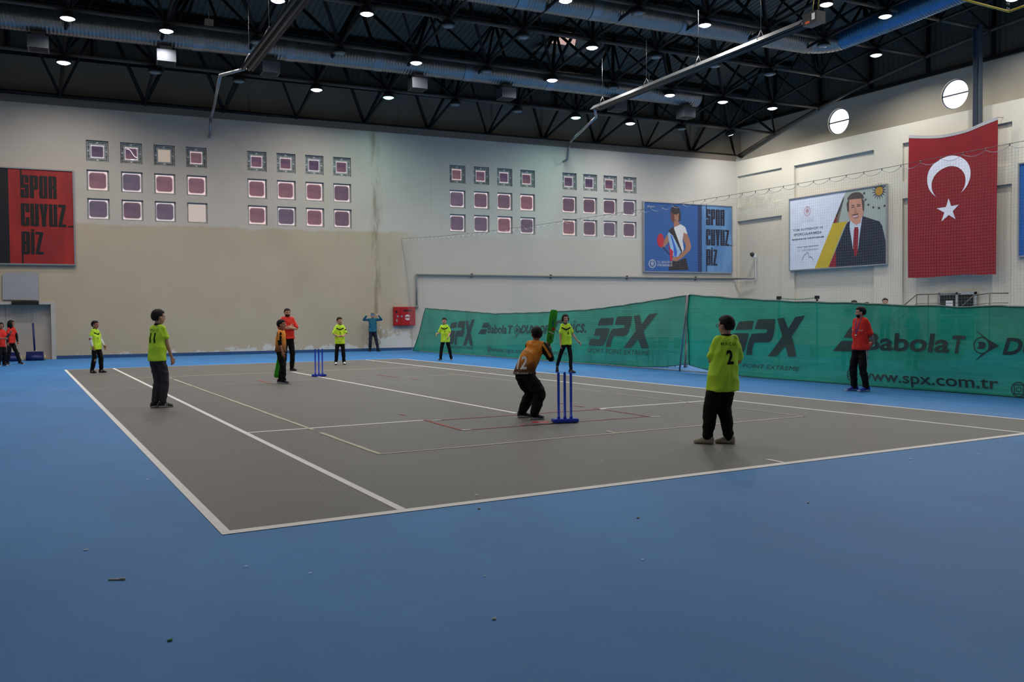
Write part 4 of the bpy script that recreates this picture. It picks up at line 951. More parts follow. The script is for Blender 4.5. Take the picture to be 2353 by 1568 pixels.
def globe(yc, zc, ry, rz):
    out = ring_poly(-yc, zc, ry, ry*.16, rz); P = lambda a, b: (-yc+a*ry, zc+b*rz)
    for (a, b) in (((-.25, .9), (.35, -.9)), ((.55, .8), (-.5, -.8)), ((-.95, .1), (.95, .1)), ((-.9, -.35), (.2, .15))): out.append(line_poly(P(*a), P(*b), ry*.14))
    return out
t = banner('long green windbreak banner left of the post, behind the net', bl, 29.0, 11.75, TOPL, BOTL, 1.5)
L_ = spx(26.9, .36, 24.25, 1.42)+tb('SPORT POINT EXTREME', 26.9, .22, 24.5, .32, shear=.2)+stripes(24.04, 23.2, .84, 1.28)+tb('Babola', 23.2, .88, 21.75, 1.2, bold=.02, shear=.1)+tb('T', 21.68, .88, 21.32, 1.18, bold=.02, shear=.15)+dlogo(21.03, 1.02, .19, .17)
L_ += tb('DUNLOP', 20.76, .90, 18.75, 1.20, bold=.03, shear=.3)+tb('asics.', 17.9, .97, 16.64, 1.36, bold=.01, shear=.35)+spx(16.5, .55, 13.05, 1.56)+tb('SPORT POINT EXTREME', 16.56, .36, 13.4, .50, shear=.2)
sw = [(-18.6+.9*k/12, .82+.5*math.sin(math.pi*k/14)**1.2) for k in range(13)]; L_ += [line_poly(a, b, .07) for a, b in zip(sw[:-1], sw[1:])]+ring_poly(-18.05, 1.15, .35, .05, .22)
L_ += globe(23.0, .27, .17, .12)+tb('www.spx.com.tr', 22.8, .13, 20.0, .34)+ring_poly(-19.85, .26, .15, .03, .1)+tb('spxtennis', 19.6, .18, 17.7, .37)
art('banner_print', [(L_, 0, .016)], M_PRT, lambda x, y, l: bl(-x, y)+Vector((-l, 0, 0)), t, step=.25)
t = banner('long green windbreak banner right of the post, in front of the net', br, 11.40, -1.5, TOPR, BOTR)
R_ = spx(10.03, .52, 7.56, 1.46)+tb('SPORT POINT EXTREME', 10.3, .22, 7.72, .32, shear=.2)+stripes(6.80, 6.12, .70, 1.22)+tb('Babola', 6.0, .74, 4.05, 1.10, bold=.025, shear=.1)+tb('T', 4.0, .74, 3.73, 1.07, bold=.03, shear=.15)+dlogo(3.42, .90, .155, .155)
R_ += tb('DUNLOP', 3.05, .74, 1.2, 1.05, bold=.03, shear=.3)+globe(6.32, .21, .135, .145)+tb('www.spx.com.tr', 6.15, .045, 3.15, .30, bold=.015)
R_ += ring_poly(-2.78, .145, .14, .02, .135)+ring_poly(-2.78, .145, .05, .015, .05)+[line_poly((-2.86, .065), (-2.86, .225), .018), line_poly((-2.70, .065), (-2.70, .225), .018), line_poly((-2.86, .225), (-2.70, .225), .018), line_poly((-2.86, .065), (-2.70, .065), .018)]+tb('spxtennis', 2.55, .06, .8, .28)
art('banner_print', [(R_, 0, .014)], M_PRT, lambda x, y, l: br(-x, y)+Vector((-l, 0, 0)), t, step=.2)
t = thing('banner_post', 'leaning grey metal post between the two green banners', 'post')
bm = bmesh.new(); tube(bm, (14.17, 12.02, 0), (13.95, 11.42, 2.03), .024, 10); bm_obj('post_strut', bm, M_GALV, t)
bm = bmesh.new(); thread(bm, [Vector((14.0, 11.55, 2.0)), Vector((14.05, 11.6, 1.2)), Vector((14.02, 11.62, .15))], .02); tube(bm, (14.03, 11.64, .12), (14.04, 11.58, .75), .035, 8, .012); bm_obj('folded_strap', bm, mat('grey strap', (140, 134, 128), .7), t)

# ------------------------------------------------------------------ cricket gear
M_STMP = mat('royal blue plastic', (16, 60, 196), .32, .05, 3, spec=.6)
def stumps(label, x, y, rz):
    t = thing('wicket', label, 'cricket stumps', (x, y, .0), rz)
    bm = bmesh.new(); box(bm, -.185, -.075, .009, .185, .075, .062); bmesh.ops.bevel(bm, geom=bm.edges[:], offset=.012, segments=3, affect='EDGES'); bm_obj('wicket_base', bm, M_STMP, t)
    for k in (-1, 0, 1):
        bm = bmesh.new(); lathe(bm, [(.022, .05), (.022, .09), (.0185, .092), (.0185, .70), (.015, .716), (0, .716)], 16, 0, (k*.09, .0, 0)); bm_obj('stump', bm, M_STMP, t)
    return t
stumps('royal blue plastic stumps behind the batter, nearest wicket', 5.45, 4.10, -.30)
stumps('royal blue plastic stumps on the centre line, far wicket', 5.53, 15.9, -.2)
M_BAT = mat('green bat plastic', (58, 178, 36), .35, .04, 4); M_GRIP = mat('black bat grip', (14, 14, 14), .6)
def bat(label, p, d, face, marks=True):
    """p = top of grip hand, d = direction of the blade, face = blade normal"""
    d = Vector(d).normalized(); f = Vector(face); f = (f-d*f.dot(d)).normalized(); s = d.cross(f)
    m = Matrix((s, f, d)).transposed().to_4x4(); m.translation = Vector(p)
    t = thing('cricket_bat', label, 'cricket bat'); t.matrix_world = m
    bm = bmesh.new(); prev = None
    for (z, w_, th) in ((0.07, .020, .016), (.09, .04, .02), (.11, .050, .022), (.42, .056, .026), (.50, .056, .030), (.55, .052, .024), (.572, .038, .014)):
        cur = [bm.verts.new(v) for v in ((-w_, -th*.5, z), (-w_*.5, -th*.9, z), (w_*.5, -th*.9, z), (w_, -th*.5, z), (w_, th*.3, z), (0, th, z), (-w_, th*.3, z))]
        if prev:
            for k in range(7): bm.faces.new((prev[k], prev[(k+1) % 7], cur[(k+1) % 7], cur[k]))
        else: bm.faces.new(cur[::-1])
        prev = cur
    bm.faces.new(prev); bm_obj('blade', bm, M_BAT, t)
    bm = bmesh.new(); tube(bm, (0, 0, -.17), (0, 0, .13), .016, 12); bm_obj('handle_grip', bm, M_GRIP, t)
    if marks:
        art('blade_sticker', [([[(-.022, .32), (-.012, .32), (.004, .41), (-.006, .42)]], 0, 0), ([circle(-.024, .285, .025, 16)], 1, .001), ([[(-.04, .215), (.036, .235), (.036, .252), (-.04, .232)]], 2, .001), (fit_box(text_polys('CRICKET'), 0, 0, .09, .016) and [[( -.014, .125), (.006, .125), (.006, .185), (-.014, .185)]], 3, .001)],
            [mat('blue sticker', (20, 60, 160), .4), mat('red sticker', (190, 40, 30), .4), M_WHITE, mat('dark green lettering', (8, 70, 40), .4)], lambda x, y, l: Vector((x, -.0275-l-(.0 if abs(x) < .026 else -.002), y)), t)
    return t
t = tag(empty('red_tape', (5.05, 4.12, 0)), 'loose red tape curling off the floor beside the nearest stumps', 'tape')
bm = bmesh.new(); prev = None
for k in range(25):
    u = k/24; x = -.30+.62*u; z = .012+.022*math.sin(u*math.pi)+.006*math.sin(u*19); y = .05*math.sin(u*7)*.3; w_ = .012+.022*math.sin(u*math.pi)
    tw = .6*math.sin(u*9); cur = [bm.verts.new((x, y-w_*math.cos(tw), z+w_*.5*math.sin(tw))), bm.verts.new((x, y+w_*math.cos(tw), z-w_*.3*math.sin(tw)+.004))]
    if prev: bm.faces.new((prev[0], prev[1], cur[1], cur[0]))
    prev = cur
ob = bm_obj('tape_strip', bm, mat('loose red tape', (176, 26, 40), .45), t, 'keep'); md = ob.modifiers.new('s', 'SOLIDIFY'); md.thickness = .002
bm = bmesh.new(); box(bm, -.045, -.006, 0, .045, .006, .008); box(bm, .02, -.004, .006, .05, .01, .012); o = bm_obj('wood_splinter', bm, mat('pale wood splinter', (170, 158, 132), .7)); o.location = (-.739, -.77, 0); o.rotation_euler = (0, 0, -.5); tag(o, 'small pale wood splinter on the blue floor, lower left', 'debris')
for k, (x, y, lab) in enumerate(((.813, -2.465, 'tiny white crumb on the blue floor nearest the camera'), (4.207, -1.374, 'tiny white scrap on the blue floor to the right'), (2.748, -1.093, 'small yellowish crumb on the blue floor below the baseline'), (1.89, -.204, 'tiny crumb on the blue floor just outside the baseline'), (-.619, -1.95, 'small green crumb on the blue floor, lower left'))):
    bm = bmesh.new(); ball(bm, (0, 0, .005), (.014, .009, .006), 1); ball(bm, (.008, .004, .006), (.007, .007, .006), 1)
    o = bm_obj('paper_crumb', bm, mat(['white scrap', 'white scrap', 'yellow scrap', 'yellow scrap', 'green scrap'][k], [(205, 200, 190), (205, 200, 190), (170, 160, 110), (170, 160, 110), (70, 130, 70)][k], .8)); o.location = (x, y, 0); tag(o, lab, 'debris')

# ------------------------------------------------------------------ court roller brushes by the left door
M_NAVY = mat('navy sponge roller', (14, 28, 92), .5, .1, 3); M_CRM = mat('cream roller end', (168, 160, 120), .6, .1)
def roller(label, x, y, rz):
    t = thing('court_roller', label, 'floor roller', (x, y, 0), rz)
    bm = bmesh.new(); tube(bm, (-.30, 0, .11), (.30, 0, .11), .105, 20); box(bm, -.29, .04, .10, .29, .07, .34); bm_obj('roller_drum', bm, M_NAVY, t)
    bm = bmesh.new()
    for s in (-1, 1): tube(bm, (s*.31, 0, .11), (s*.36, 0, .11), .10, 18)
    bm_obj('roller_end', bm, M_CRM, t)
    bm = bmesh.new(); tube(bm, (.0, .08, .36), (-.04, .24, 1.42), .035, 10); tube(bm, (-.04, .24, 1.34), (-.04, .24, 1.36), .05, 10); bm_obj('push_handle', bm, M_NAVY, t)
    bm = bmesh.new(); path(bm, [(-.02, .05, .33), (0, .08, .42), (.08, .05, .33)], .015, 6); bm_obj('handle_bracket', bm, M_ALU, t)
    return t
roller('navy sponge court roller nearest the door frame', -.66, 31.55, -.03)
roller('navy sponge court roller partly behind the two girls', -1.45, 31.35, .0)

# ------------------------------------------------------------------ far side of the hall behind the banners
t = thing('stair_rail', 'grey tube railing left of the glass door, above the green banner', 'railing')
def rail(t, pts, posts, r=.022):
    bm = bmesh.new(); path(bm, [Vector(p) for p in pts], r, 8); bm_obj('hand_rail', bm, M_STEELL, t)
    bm = bmesh.new(); path(bm, [Vector(p)-Vector((0, 0, .38)) for p in pts], r*.6, 6); bm_obj('middle_rail', bm, M_STEELL, t)
    for p in posts: bm = bmesh.new(); tube(bm, (p[0], p[1], .325), p, r, 8); bm_obj('rail_post', bm, M_STEELL, t)
rail(t, [(31.8, 19.2, 1.2), (31.8, 17.75, 2.27), (31.8, 16.75, 2.27), (32.6, 16.3, 2.27)], [(31.8, 17.75, 2.27), (31.8, 17.2, 2.27), (31.8, 16.75, 2.27), (31.8, 18.6, 1.66)])
t = thing('stair_rail', 'grey tube railing right of the glass door, above the green banner', 'railing')
rail(t, [(31.8, 16.6, 1.0), (31.8, 15.2, 2.18), (31.8, 14.55, 2.24), (32.6, 14.3, 2.24)], [(31.8, 15.2, 2.18), (31.8, 14.55, 2.24), (31.8, 15.9, 1.6)])
M_STAND = mat('grey platform', (130, 128, 124), .8)
bm = bmesh.new(); box(bm, 31.6, 14.3, 0, 33.2, 19.4, .32); o = bm_obj('entrance_platform', bm, M_STAND); tag(o, 'low grey platform under the glass door behind the banner', 'platform')
bm = bmesh.new(); box(bm, 23.0, 11.5, 0, 25.6, 15.6, .40); o = bm_obj('viewing_platform', bm, M_STAND); tag(o, 'low grey platform behind the banner that the onlookers stand on', 'platform')
t = thing('badminton_net', 'portable net on two dark posts showing above the green banner', 'sports net')
bm = bmesh.new(); 
for (x, y) in ((18.4, 12.56), (19.2, 11.85)): tube(bm, (x, y, 0), (x, y, 2.0), .03, 8); box(bm, x-.05, y-.05, 1.93, x+.05, y+.05, 2.03); box(bm, x-.3, y-.04, 0, x+.3, y+.04, .04)
bm_obj('net_post', bm, M_STEEL, t)
bm = bmesh.new(); pts = [Vector((18.4+.8*k/8, 12.56-.71*k/8, 1.98-.05*math.sin(math.pi*k/8))) for k in range(9)]; thread(bm, pts, .014); bm_obj('net_tape', bm, mat('faded green tape', (70, 120, 80), .6), t, 'keep')
bm = bmesh.new()
for k in range(1, 16): a = pts[0].lerp(pts[-1], k/16); thread(bm, [a, a-Vector((0, 0, .7))], .002)
for k in range(8): thread(bm, [pts[0]-Vector((0, 0, .08*k+.05)), pts[-1]-Vector((0, 0, .08*k+.05))], .002)
bm_obj('net_mesh', bm, M_BLACK, t, 'keep')
# covered table and two chairs that show through the left banner
t = thing('covered_table', 'dark covered table showing faintly through the left green banner', 'table', (15.25, 16.1, 0), .0)
bm = bmesh.new(); box(bm, -.35, -1.3, .48, .35, 1.3, .82); bm_obj('table_cover', bm, mat('dark table cover', (20, 40, 44), .8), t)
for (x, y) in ((-.3, -1.2), (.3, -1.2), (-.3, 1.2), (.3, 1.2)): bm = bmesh.new(); tube(bm, (x, y, 0), (x, y, .5), .025, 8); bm_obj('leg', bm, M_STEEL, t)
for k, (x, y, lab) in enumerate(((15.2, 14.2, 'dark stacking chair behind the left banner, beside the post'), (15.25, 13.4, 'dark stacking chair behind the left banner, nearest the post'))):
    t = thing('stacking_chair', lab, 'chair', (x, y, 0), .3*k)
    bm = bmesh.new(); box(bm, -.22, -.22, .42, .22, .22, .46); bm_obj('seat', bm, M_BLACK, t)
    bm = bmesh.new(); box(bm, .18, -.22, .55, .22, .22, .85); bm_obj('backrest', bm, M_BLACK, t)
    for (a, b) in ((-.2, -.2), (.2, -.2), (-.2, .2), (.2, .2)): bm = bmesh.new(); tube(bm, (a, b, 0), (a, b, .44 if a < 0 else .6), .013, 6); bm_obj('leg', bm, M_STEELL, t)

# ------------------------------------------------------------------ people
def capsule(bm, p0, p1, ra, rb, seg=12, sub=1):
    p0, p1 = Vector(p0), Vector(p1)
    if (p1-p0).length > 1e-5: tube(bm, p0, p1, ra, seg, rb)
    ball(bm, p0, (ra,)*3, 2); ball(bm, p1, (rb,)*3, 2)
def chain(bm, pts, rs, seg=12):
    for k in range(len(pts)-1): capsule(bm, pts[k], pts[k+1], rs[k], rs[k+1], seg)
def loft(bm, secs, seg=24, power=2.3):
    """secs: (centre, rx, ry, rz) ellipse cross-sections, rz = twist about z"""
    prev = None
    for (c, rx, ry, a) in secs:
        c = Vector(c); cur = []
        for k in range(seg):
            t = 2*math.pi*k/seg; ct, s_ = math.cos(t), math.sin(t)
            x = rx*math.copysign(abs(ct)**(2/power), ct); y = ry*math.copysign(abs(s_)**(2/power), s_)
            cur.append(bm.verts.new(c+Vector((x*math.cos(a)-y*math.sin(a), x*math.sin(a)+y*math.cos(a), 0))))
        if prev:
            for k in range(seg): bm.faces.new((prev[k], prev[(k+1) % seg], cur[(k+1) % seg], cur[k]))
        else: bm.faces.new(cur[::-1])
        prev = cur
    bm.faces.new(prev)
def remeshed(name, bm, m, parent, voxel=.012, smooth=4, fold=None, cut=None, disp=0):
    me = bpy.data.meshes.new('t'); bmesh.ops.recalc_face_normals(bm, faces=bm.faces[:]); bm.to_mesh(me); bm.free()
    o = bpy.data.objects.new('t', me); C.objects.link(o)
    r = o.modifiers.new('r', 'REMESH'); r.mode = 'VOXEL'; r.voxel_size = voxel
    if smooth: s = o.modifiers.new('s', 'SMOOTH'); s.iterations = smooth; s.factor = .5
    dg = bpy.context.evaluated_depsgraph_get(); me2 = bpy.data.meshes.new_from_object(o.evaluated_get(dg)); bpy.data.objects.remove(o); bpy.data.meshes.remove(me)
    if fold:
        amp, sx, sz, seed = fold
        me2.update(); ns = [v.normal.copy() for v in me2.vertices]
        for v, nrm in zip(me2.vertices, ns):
            p = Vector((v.co.x*sx+seed, v.co.y*sx, v.co.z*sz)); q = 1-abs(noise.noise(p+Vector((noise.noise(p*.5)*1.5, 0, v.co.z*2))))*2
            v.co += nrm*amp*(q-.5)
    for p in me2.polygons: p.use_smooth = True
    for x in (m if isinstance(m, list) else [m]): me2.materials.append(x)
    o = bpy.data.objects.new(name, me2); me2.name = name; return link(o, parent)
def bvh_of(o):
    me = o.data; return BVHTree.FromPolygons([v.co for v in me.vertices], [tuple(p.vertices) for p in me.polygons])
def decal(name, polys, m, targets, org, u, v, nrm, parent, lift=.004, step=.02):
    """print flat artwork on to a garment by projecting it along -nrm"""
    org, u, v, nrm = Vector(org), Vector(u), Vector(v), Vector(nrm); trees = [bvh_of(t) for t in targets]
    def fn(x, y, l):
        p = org+u*x+v*y+nrm*.6; best = None
        for t in trees:
            h = t.ray_cast(p, -nrm, 1.2)
            if h[0] is not None and (best is None or h[3] < best[3]): best = h
        return (best[0]+best[1]*lift) if best else (org+u*x+v*y)
    return art(name, [(polys, 0, 0)], m, fn, parent, step)
SKIN = {'a': mat('skin light', (196, 148, 126), .55, .04, 6, spec=.35), 'b': mat('skin tan', (168, 116, 94), .55, .04, 6, spec=.35)}
M_HAIR = mat('black hair', (12, 10, 10), .6, .25, 30, spec=.25, bump=.15, bscale=90); M_HAIRB = mat('dark brown hair', (26, 18, 15), .6, .25, 30, spec=.25, bump=.15, bscale=90); M_GREYH = mat('greying hair', (64, 58, 54), .6, .25, 30)
M_LIME = mat('fluorescent lime jersey', (196, 240, 50), .65, .03, 8); M_JBLK = mat('black jersey trim', (9, 9, 9), .75, .1, 8, spec=.25)
M_REDP = mat('red polo cotton', (222, 36, 22), .75, .05, 8); M_TRK = mat('black track cloth', (8, 8, 10), .8, .15, 8, spec=.25); M_TRKG = mat('charcoal trouser cloth', (44, 42, 52), .8, .1, 8)
M_TEAL = mat('teal sweater knit', (24, 98, 122), .85, .1, 20); M_NAVYP = mat('navy trouser cloth', (16, 20, 38), .8, .1); M_EYE = mat('dark eye', (14, 10, 8), .3); M_LIP = mat('lips', (136, 74, 68), .5)
def hand(bm, wrist, d, palm, side, s=1.0, curl=.5):
    """palm with four fingers and a thumb. d = towards fingertips, palm = palm normal, side = +1 thumb on d x palm side"""
    d = Vector(d).normalized(); n = Vector(palm); n = (n-d*n.dot(d)).normalized(); t = d.cross(n)*side
    w_ = Vector(wrist); kn = w_+d*.075*s
    for k in (-1.5, -.5, .5, 1.5): capsule(bm, w_+t*(k*.009*s)+d*.012*s, kn+t*(k*.0175*s), .014*s, .0115*s, 8)
    for k, L in ((1.5, .062), (.5, .072), (-.5, .067), (-1.5, .052)):
        a0 = kn+t*(k*.0185*s); c1 = curl*1.0; c2 = curl*2.0
        a1 = a0+(d*math.cos(c1)+n*math.sin(c1))*L*.5*s; a2 = a1+(d*math.cos(c2)+n*math.sin(c2))*L*.5*s
        capsule(bm, a0, a1, .0098*s, .0092*s, 8); capsule(bm, a1, a2, .0092*s, .0080*s, 8)
    b0 = w_+d*.022*s+t*.018*s; b1 = b0+(d*.55+t*.8+n*.25).normalized()*.036*s; b2 = b1+(d*.85+t*.25+n*.45*max(curl, .3)).normalized()*.030*s
    capsule(bm, b0, b1, .0125*s, .0105*s, 8); capsule(bm, b1, b2, .0105*s, .0088*s, 8)
def shoe(parent, ank, a, tilt, m_up, m_sole, L=.25, stripe=None):
    """a = yaw of toe direction (0 = +y), tilt = pitch"""
    bm = bmesh.new(); prev = None; k = L/.26
    secs = [(-.080, .026, .014, .070), (-.070, .037, .0, .098), (-.03, .042, 0, .112), (.02, .042, 0, .108), (.07, .045, 0, .084), (.115, .050, 0, .064), (.155, .046, .002, .054), (.18, .032, .008, .044), (.188, .014, .018, .034)]
    for (y, w_, zb, zt) in secs:
        cur = [bm.verts.new((w_*k*math.cos(t)*(1 if math.sin(t) < 0 else .80), y*k, max(zb, (zb+zt)/2+(zt-zb)/2*math.copysign(abs(math.sin(t))**.6, math.sin(t))))) for t in [2*math.pi*q/16+.196 for q in range(16)]]
        if prev:
            for q in range(16): bm.faces.new((prev[q], prev[(q+1) % 16], cur[(q+1) % 16], cur[q]))
        else: bm.faces.new(cur[::-1])
        prev = cur
    bm.faces.new(prev)
    for f in bm.faces:
        f.material_index = 1 if max(v.co.z for v in f.verts) < .040 else 0; f.smooth = True
    if stripe:
        for q in (0, 1): 
            for sx in (-1, 1): box(bm, sx*.041*k-.002, (.02+q*.028)*k, .035, sx*.041*k+.002, (.032+q*.028)*k, .078, 2)
    bmesh.ops.recalc_face_normals(bm, faces=bm.faces[:])
    R_ = Matrix.Translation(Vector(ank)) @ Matrix.Rotation(-a, 4, 'Z') @ Matrix.Rotation(tilt, 4, 'X')
    for v in bm.verts: v.co = R_ @ v.co
    return bm_obj('shoe', bm, [m_up, m_sole]+([stripe] if stripe else []), parent, 'keep')
def V3(*a): return Vector(a)
def person(label, loc, yaw, H, w=1.0, lean=(0, 0), crouch=0.0, feet=None, arms=None, head=(0, 0), skin='a', hair=M_HAIR, hairlen=0, shirt=None, collar=None, sleeve=.5, over=None,
           trousers=M_TRK, baggy=1.0, shoes=(M_BLACK, M_WHITE, None), hem=.50, beard=False, adult=False, facing_decals=None, shirt_w=1.0, name='person'):
    """local frame: person faces +y, own right hand is +x. yaw = heading of +y measured clockwise from world +y"""
    t = thing(name, label, 'person', (loc[0], loc[1], 0), -yaw)
    s = H/1.5; W = s*w; hs = (1.08 if not adult else .91)*s
    hip = V3(0, 0, .53*H-crouch); neck = V3(lean[0], lean[1], .862*H-crouch*1.0); ch = hip.lerp(neck, .62)
    up_ = (neck-hip).normalized(); hy, hp = head
    hc = neck+up_*.028*hs+V3(0, .014*hs, .076*hs)
    feet = feet or [(.09, 0, .15, 0, 0), (-.09, 0, -.15, 0, 0)]
    knee = []; ank = []
    for sgn, f in zip((1, -1), feet):
        fx, fy, fa, fz, tilt = (list(f)+[0, 0])[:5]
        A = V3(fx, fy, .085*s+fz); Hp = hip+V3(sgn*.068*W, 0, -.02); L = .2335*H*2; D = (A-Hp); bend = math.sqrt(max(0, (L*.5)**2-(D.length*.5)**2))
        fd = V3(math.sin(fa), math.cos(fa), 0); K = (A+Hp)/2+fd*bend*.96+V3(0, 0, .01)
        knee.append(K); ank.append((A, fa, fz, tilt))
    sh = [neck+V3(sgn*.112*W, 0, -.055*s) for sgn in (1, -1)]
    arms = arms or [None, None]; arms = [a or ((.25*sg, .05, -1), (.1*sg, .25, -1)) for a, sg in zip(arms, (1, -1))]
    AR = []
    for k, a in enumerate(arms):
        e_ = sh[k]+Vector(a[0]).normalized()*.172*H; wr = e_+Vector(a[1]).normalized()*.150*H
        hd_ = Vector(a[2]) if len(a) > 2 and a[2] else Vector(a[1]); pm = Vector(a[3]) if len(a) > 3 and a[3] else V3(-1 if k == 0 else 1, .2, 0); curl = a[4] if len(a) > 4 else .45
        AR.append((e_, wr, hd_, pm, curl))
    # body: one continuous skin surface
    bm = bmesh.new()
    rot = Matrix.Translation(hc) @ Matrix.Rotation(-hy, 4, 'Z') @ Matrix.Rotation(hp, 4, 'X')
    def hb(c, r): ball(bm, rot @ (Vector(c)*hs), tuple(x*hs for x in r), 3, 0, rot.to_3x3().to_4x4())
    hb((0, -.008, .022), (.073, .090, .083)); hb((0, .016, -.020), (.062, .066, .078)); hb((0, .040, -.065), (.036, .036, .030)); hb((0, .012, -.03), (.064, .056, .050))
    capsule(bm, rot @ V3(0, .076*hs, .004*hs), rot @ V3(0, .094*hs, -.022*hs), .007*hs, .0115*hs, 8)
    for sg in (-1, 1): hb((sg*.073, -.006, -.008), (.010, .018, .028)); hb((sg*.03, .066, .022), (.02, .012, .008)); hb((sg*.032, .052, -.03), (.022, .02, .02))
    chain(bm, [neck-up_*.06*s, neck+up_*.01*s, hc-V3(0, .015*hs, .05*hs)], [.060*W, .048*W, .046*hs])
    loft(bm, [(hip+V3(0, 0, -.05*s), .105*W, .075*W, 0), (hip+V3(0, 0, .04*s), .100*W, .070*W, 0), (ch, .115*W, .075*W, 0), (neck+V3(0, 0, -.07*s), .105*W, .06*W, 0), (neck+V3(0, 0, -.02*s), .05*W, .05*W, 0)])
    for k in (0, 1):
        e_, wr, hd_, pm, curl = AR[k]
        chain(bm, [sh[k], sh[k].lerp(e_, .5), e_, e_.lerp(wr, .35), wr], [.034*W, .036*W, .031*W, .031*W, .0215*W])
        hand(bm, wr, hd_, pm, 1 if k == 0 else -1, s*(1.0 if not adult else .98), curl)
        A, fa, fz, tilt = ank[k]; chain(bm, [hip+V3((1, -1)[k]*.06*W, 0, -.02), knee[k], A], [.056*W, .042*W, .030*W])
    remeshed('body', bm, SKIN[skin], t, .0062*min(1.15, s), 2)
    # face
    def small(nm, parts, m):
        for c, r in parts:
            b = bmesh.new(); ball(b, rot @ (Vector(c)*hs), tuple(x*hs for x in r), 2, 0, rot.to_3x3().to_4x4()); bm_obj(nm, b, m, t, 'keep')
    small('eye', [((.029, .0745, .004), (.011, .006, .0055)), ((-.029, .0745, .004), (.011, .006, .0055))], M_EYE)
    small('eyebrow', [((.030, .077, .022), (.017, .006, .004)), ((-.030, .077, .022), (.017, .006, .004))], hair)
    small('mouth', [((0, .0755, -.050), (.020, .006, .0055))], M_LIP)
    # hair
    bm = bmesh.new(); g = bmesh.ops.create_icosphere(bm, subdivisions=5, radius=1)
    def sst(x, a, b): q = min(1, max(0, (x-a)/(b-a))); return q*q*(3-2*q)
    for v in g['verts']:
        d = v.co.normalized(); base = V3(d.x*.074, d.y*.092-.008, d.z*.086+.022)
        side_low = {0: -.035, 1: -.075, 2: -.23}[hairlen]
        face = sst(base.y, .012, .040)*(1-sst(base.z, .052, .066)); earz = sst(base.y, -.050, -.012)*(1-sst(base.z, .008, .03)) if hairlen == 0 else 0
        low = 1-sst(base.z, side_low-.02, side_low+.0) if hairlen < 2 else 0
        th = .011*(1-max(face, earz*.98, low))-.014*max(face, earz, low)
        th += .006*sst(d.z, .2, .9)+.0035*noise.noise(d*9+V3(H*7, 0, 0))*(1 if th > 0 else 0)
        v.co = rot @ ((base+V3(d.x*th, d.y*th, d.z*th))*hs)
    if hairlen:
        for ang in [(-2.6+5.2*k/26) for k in range(27)]:
            a = ang+math.pi*1.5; x, y = math.cos(a)*.078, math.sin(a)*.088-.012
            if y > .045: continue
            L = {1: .10, 2: .20}[hairlen]*(1-.12*random.random())
            chain(bm, [rot @ (V3(x*.9, y*.9, .05)*hs), rot @ (V3(x*1.05, y*1.05, -.01)*hs), rot @ (V3(x*1.0, y*1.0-.004, .05-L)*hs)], [.016*hs, .017*hs, .009*hs], 8)
    for f in bm.faces: f.smooth = True
    if hairlen: remeshed('hair', bm, hair, t, .006, 2)
    else: bm_obj('hair', bm, hair, t, 'keep')
    if beard:
        bm = bmesh.new(); g = bmesh.ops.create_icosphere(bm, subdivisions=4, radius=1)
        for v in g['verts']:
            d = v.co.copy(); v.co = rot @ (V3(d.x*.0655, d.y*.060+.018, d.z*.050-.058)*hs)
        dele = [v for v in bm.verts if (rot.inverted() @ v.co).z > -.030*hs or (rot.inverted() @ v.co).y < .012*hs or ((rot.inverted() @ v.co)-V3(0, .08, -.05)*hs).length < .013*hs]
        bmesh.ops.delete(bm, geom=dele, context='VERTS')
        for f in bm.faces: f.smooth = True
        bm_obj('beard', bm, hair, t, 'keep')
    # shirt
    if shirt:
        bm = bmesh.new(); hz = hem*H-crouch-.02; q = V3(hip.x, hip.y, hz)
        loft(bm, [(q, .160*W*shirt_w, .126*W*shirt_w, 0), (hip+V3(0, 0, .03*s), .152*W*shirt_w, .118*W*shirt_w, 0), (ch, .148*W, .106*W, 0), (neck+V3(0, -.004, -.095*s), .142*W, .090*W, 0), (neck+V3(0, -.004, -.045*s), .118*W, .072*W, 0), (neck+V3(0, -.004, -.016*s), .072*W, .060*W, 0), (neck+V3(0, -.004, .006*s), .056*W, .055*W, 0)], power=2.6)
        for k in (0, 1):
            e_, wr = AR[k][:2]
            pts = [sh[k]+V3((-1, 1)[k]*.02*W, 0, 0), sh[k].lerp(e_, min(1, sleeve*1.15))]; rs = [.060*W, .059*W if sleeve < .9 else .047*W]
            if sleeve > 1: pts.append(e_.lerp(wr, .97)); rs[1] = .044*W; pts[1] = e_; rs.append(.031*W)
            chain(bm, pts, rs)
        so = remeshed('shirt', bm, shirt, t, .0105*s, 5, (.014*s, 7/s, 3.2/s, H*9+loc[0]))
        if collar:
            bm = bmesh.new(); n = 20
            pr = None; first = None
            for k in range(n+1):
                z_ = 2*math.pi*k/n; c_ = neck+V3(.054*W*math.cos(z_), .052*W*math.sin(z_)-.002, .008*s-.022*s*max(0, math.sin(z_))); o_ = V3(math.cos(z_), math.sin(z_), 0)
                cur = [bm.verts.new(c_+(o_*math.cos(q*math.pi/4)+V3(0, 0, 1)*math.sin(q*math.pi/4))*.011*s) for q in range(8)]
                if pr:
                    for q in range(8): bm.faces.new((pr[q], pr[(q+1) % 8], cur[(q+1) % 8], cur[q])).smooth = True
                pr = cur
            bm_obj('collar', bm, collar, t)
    else: so = None
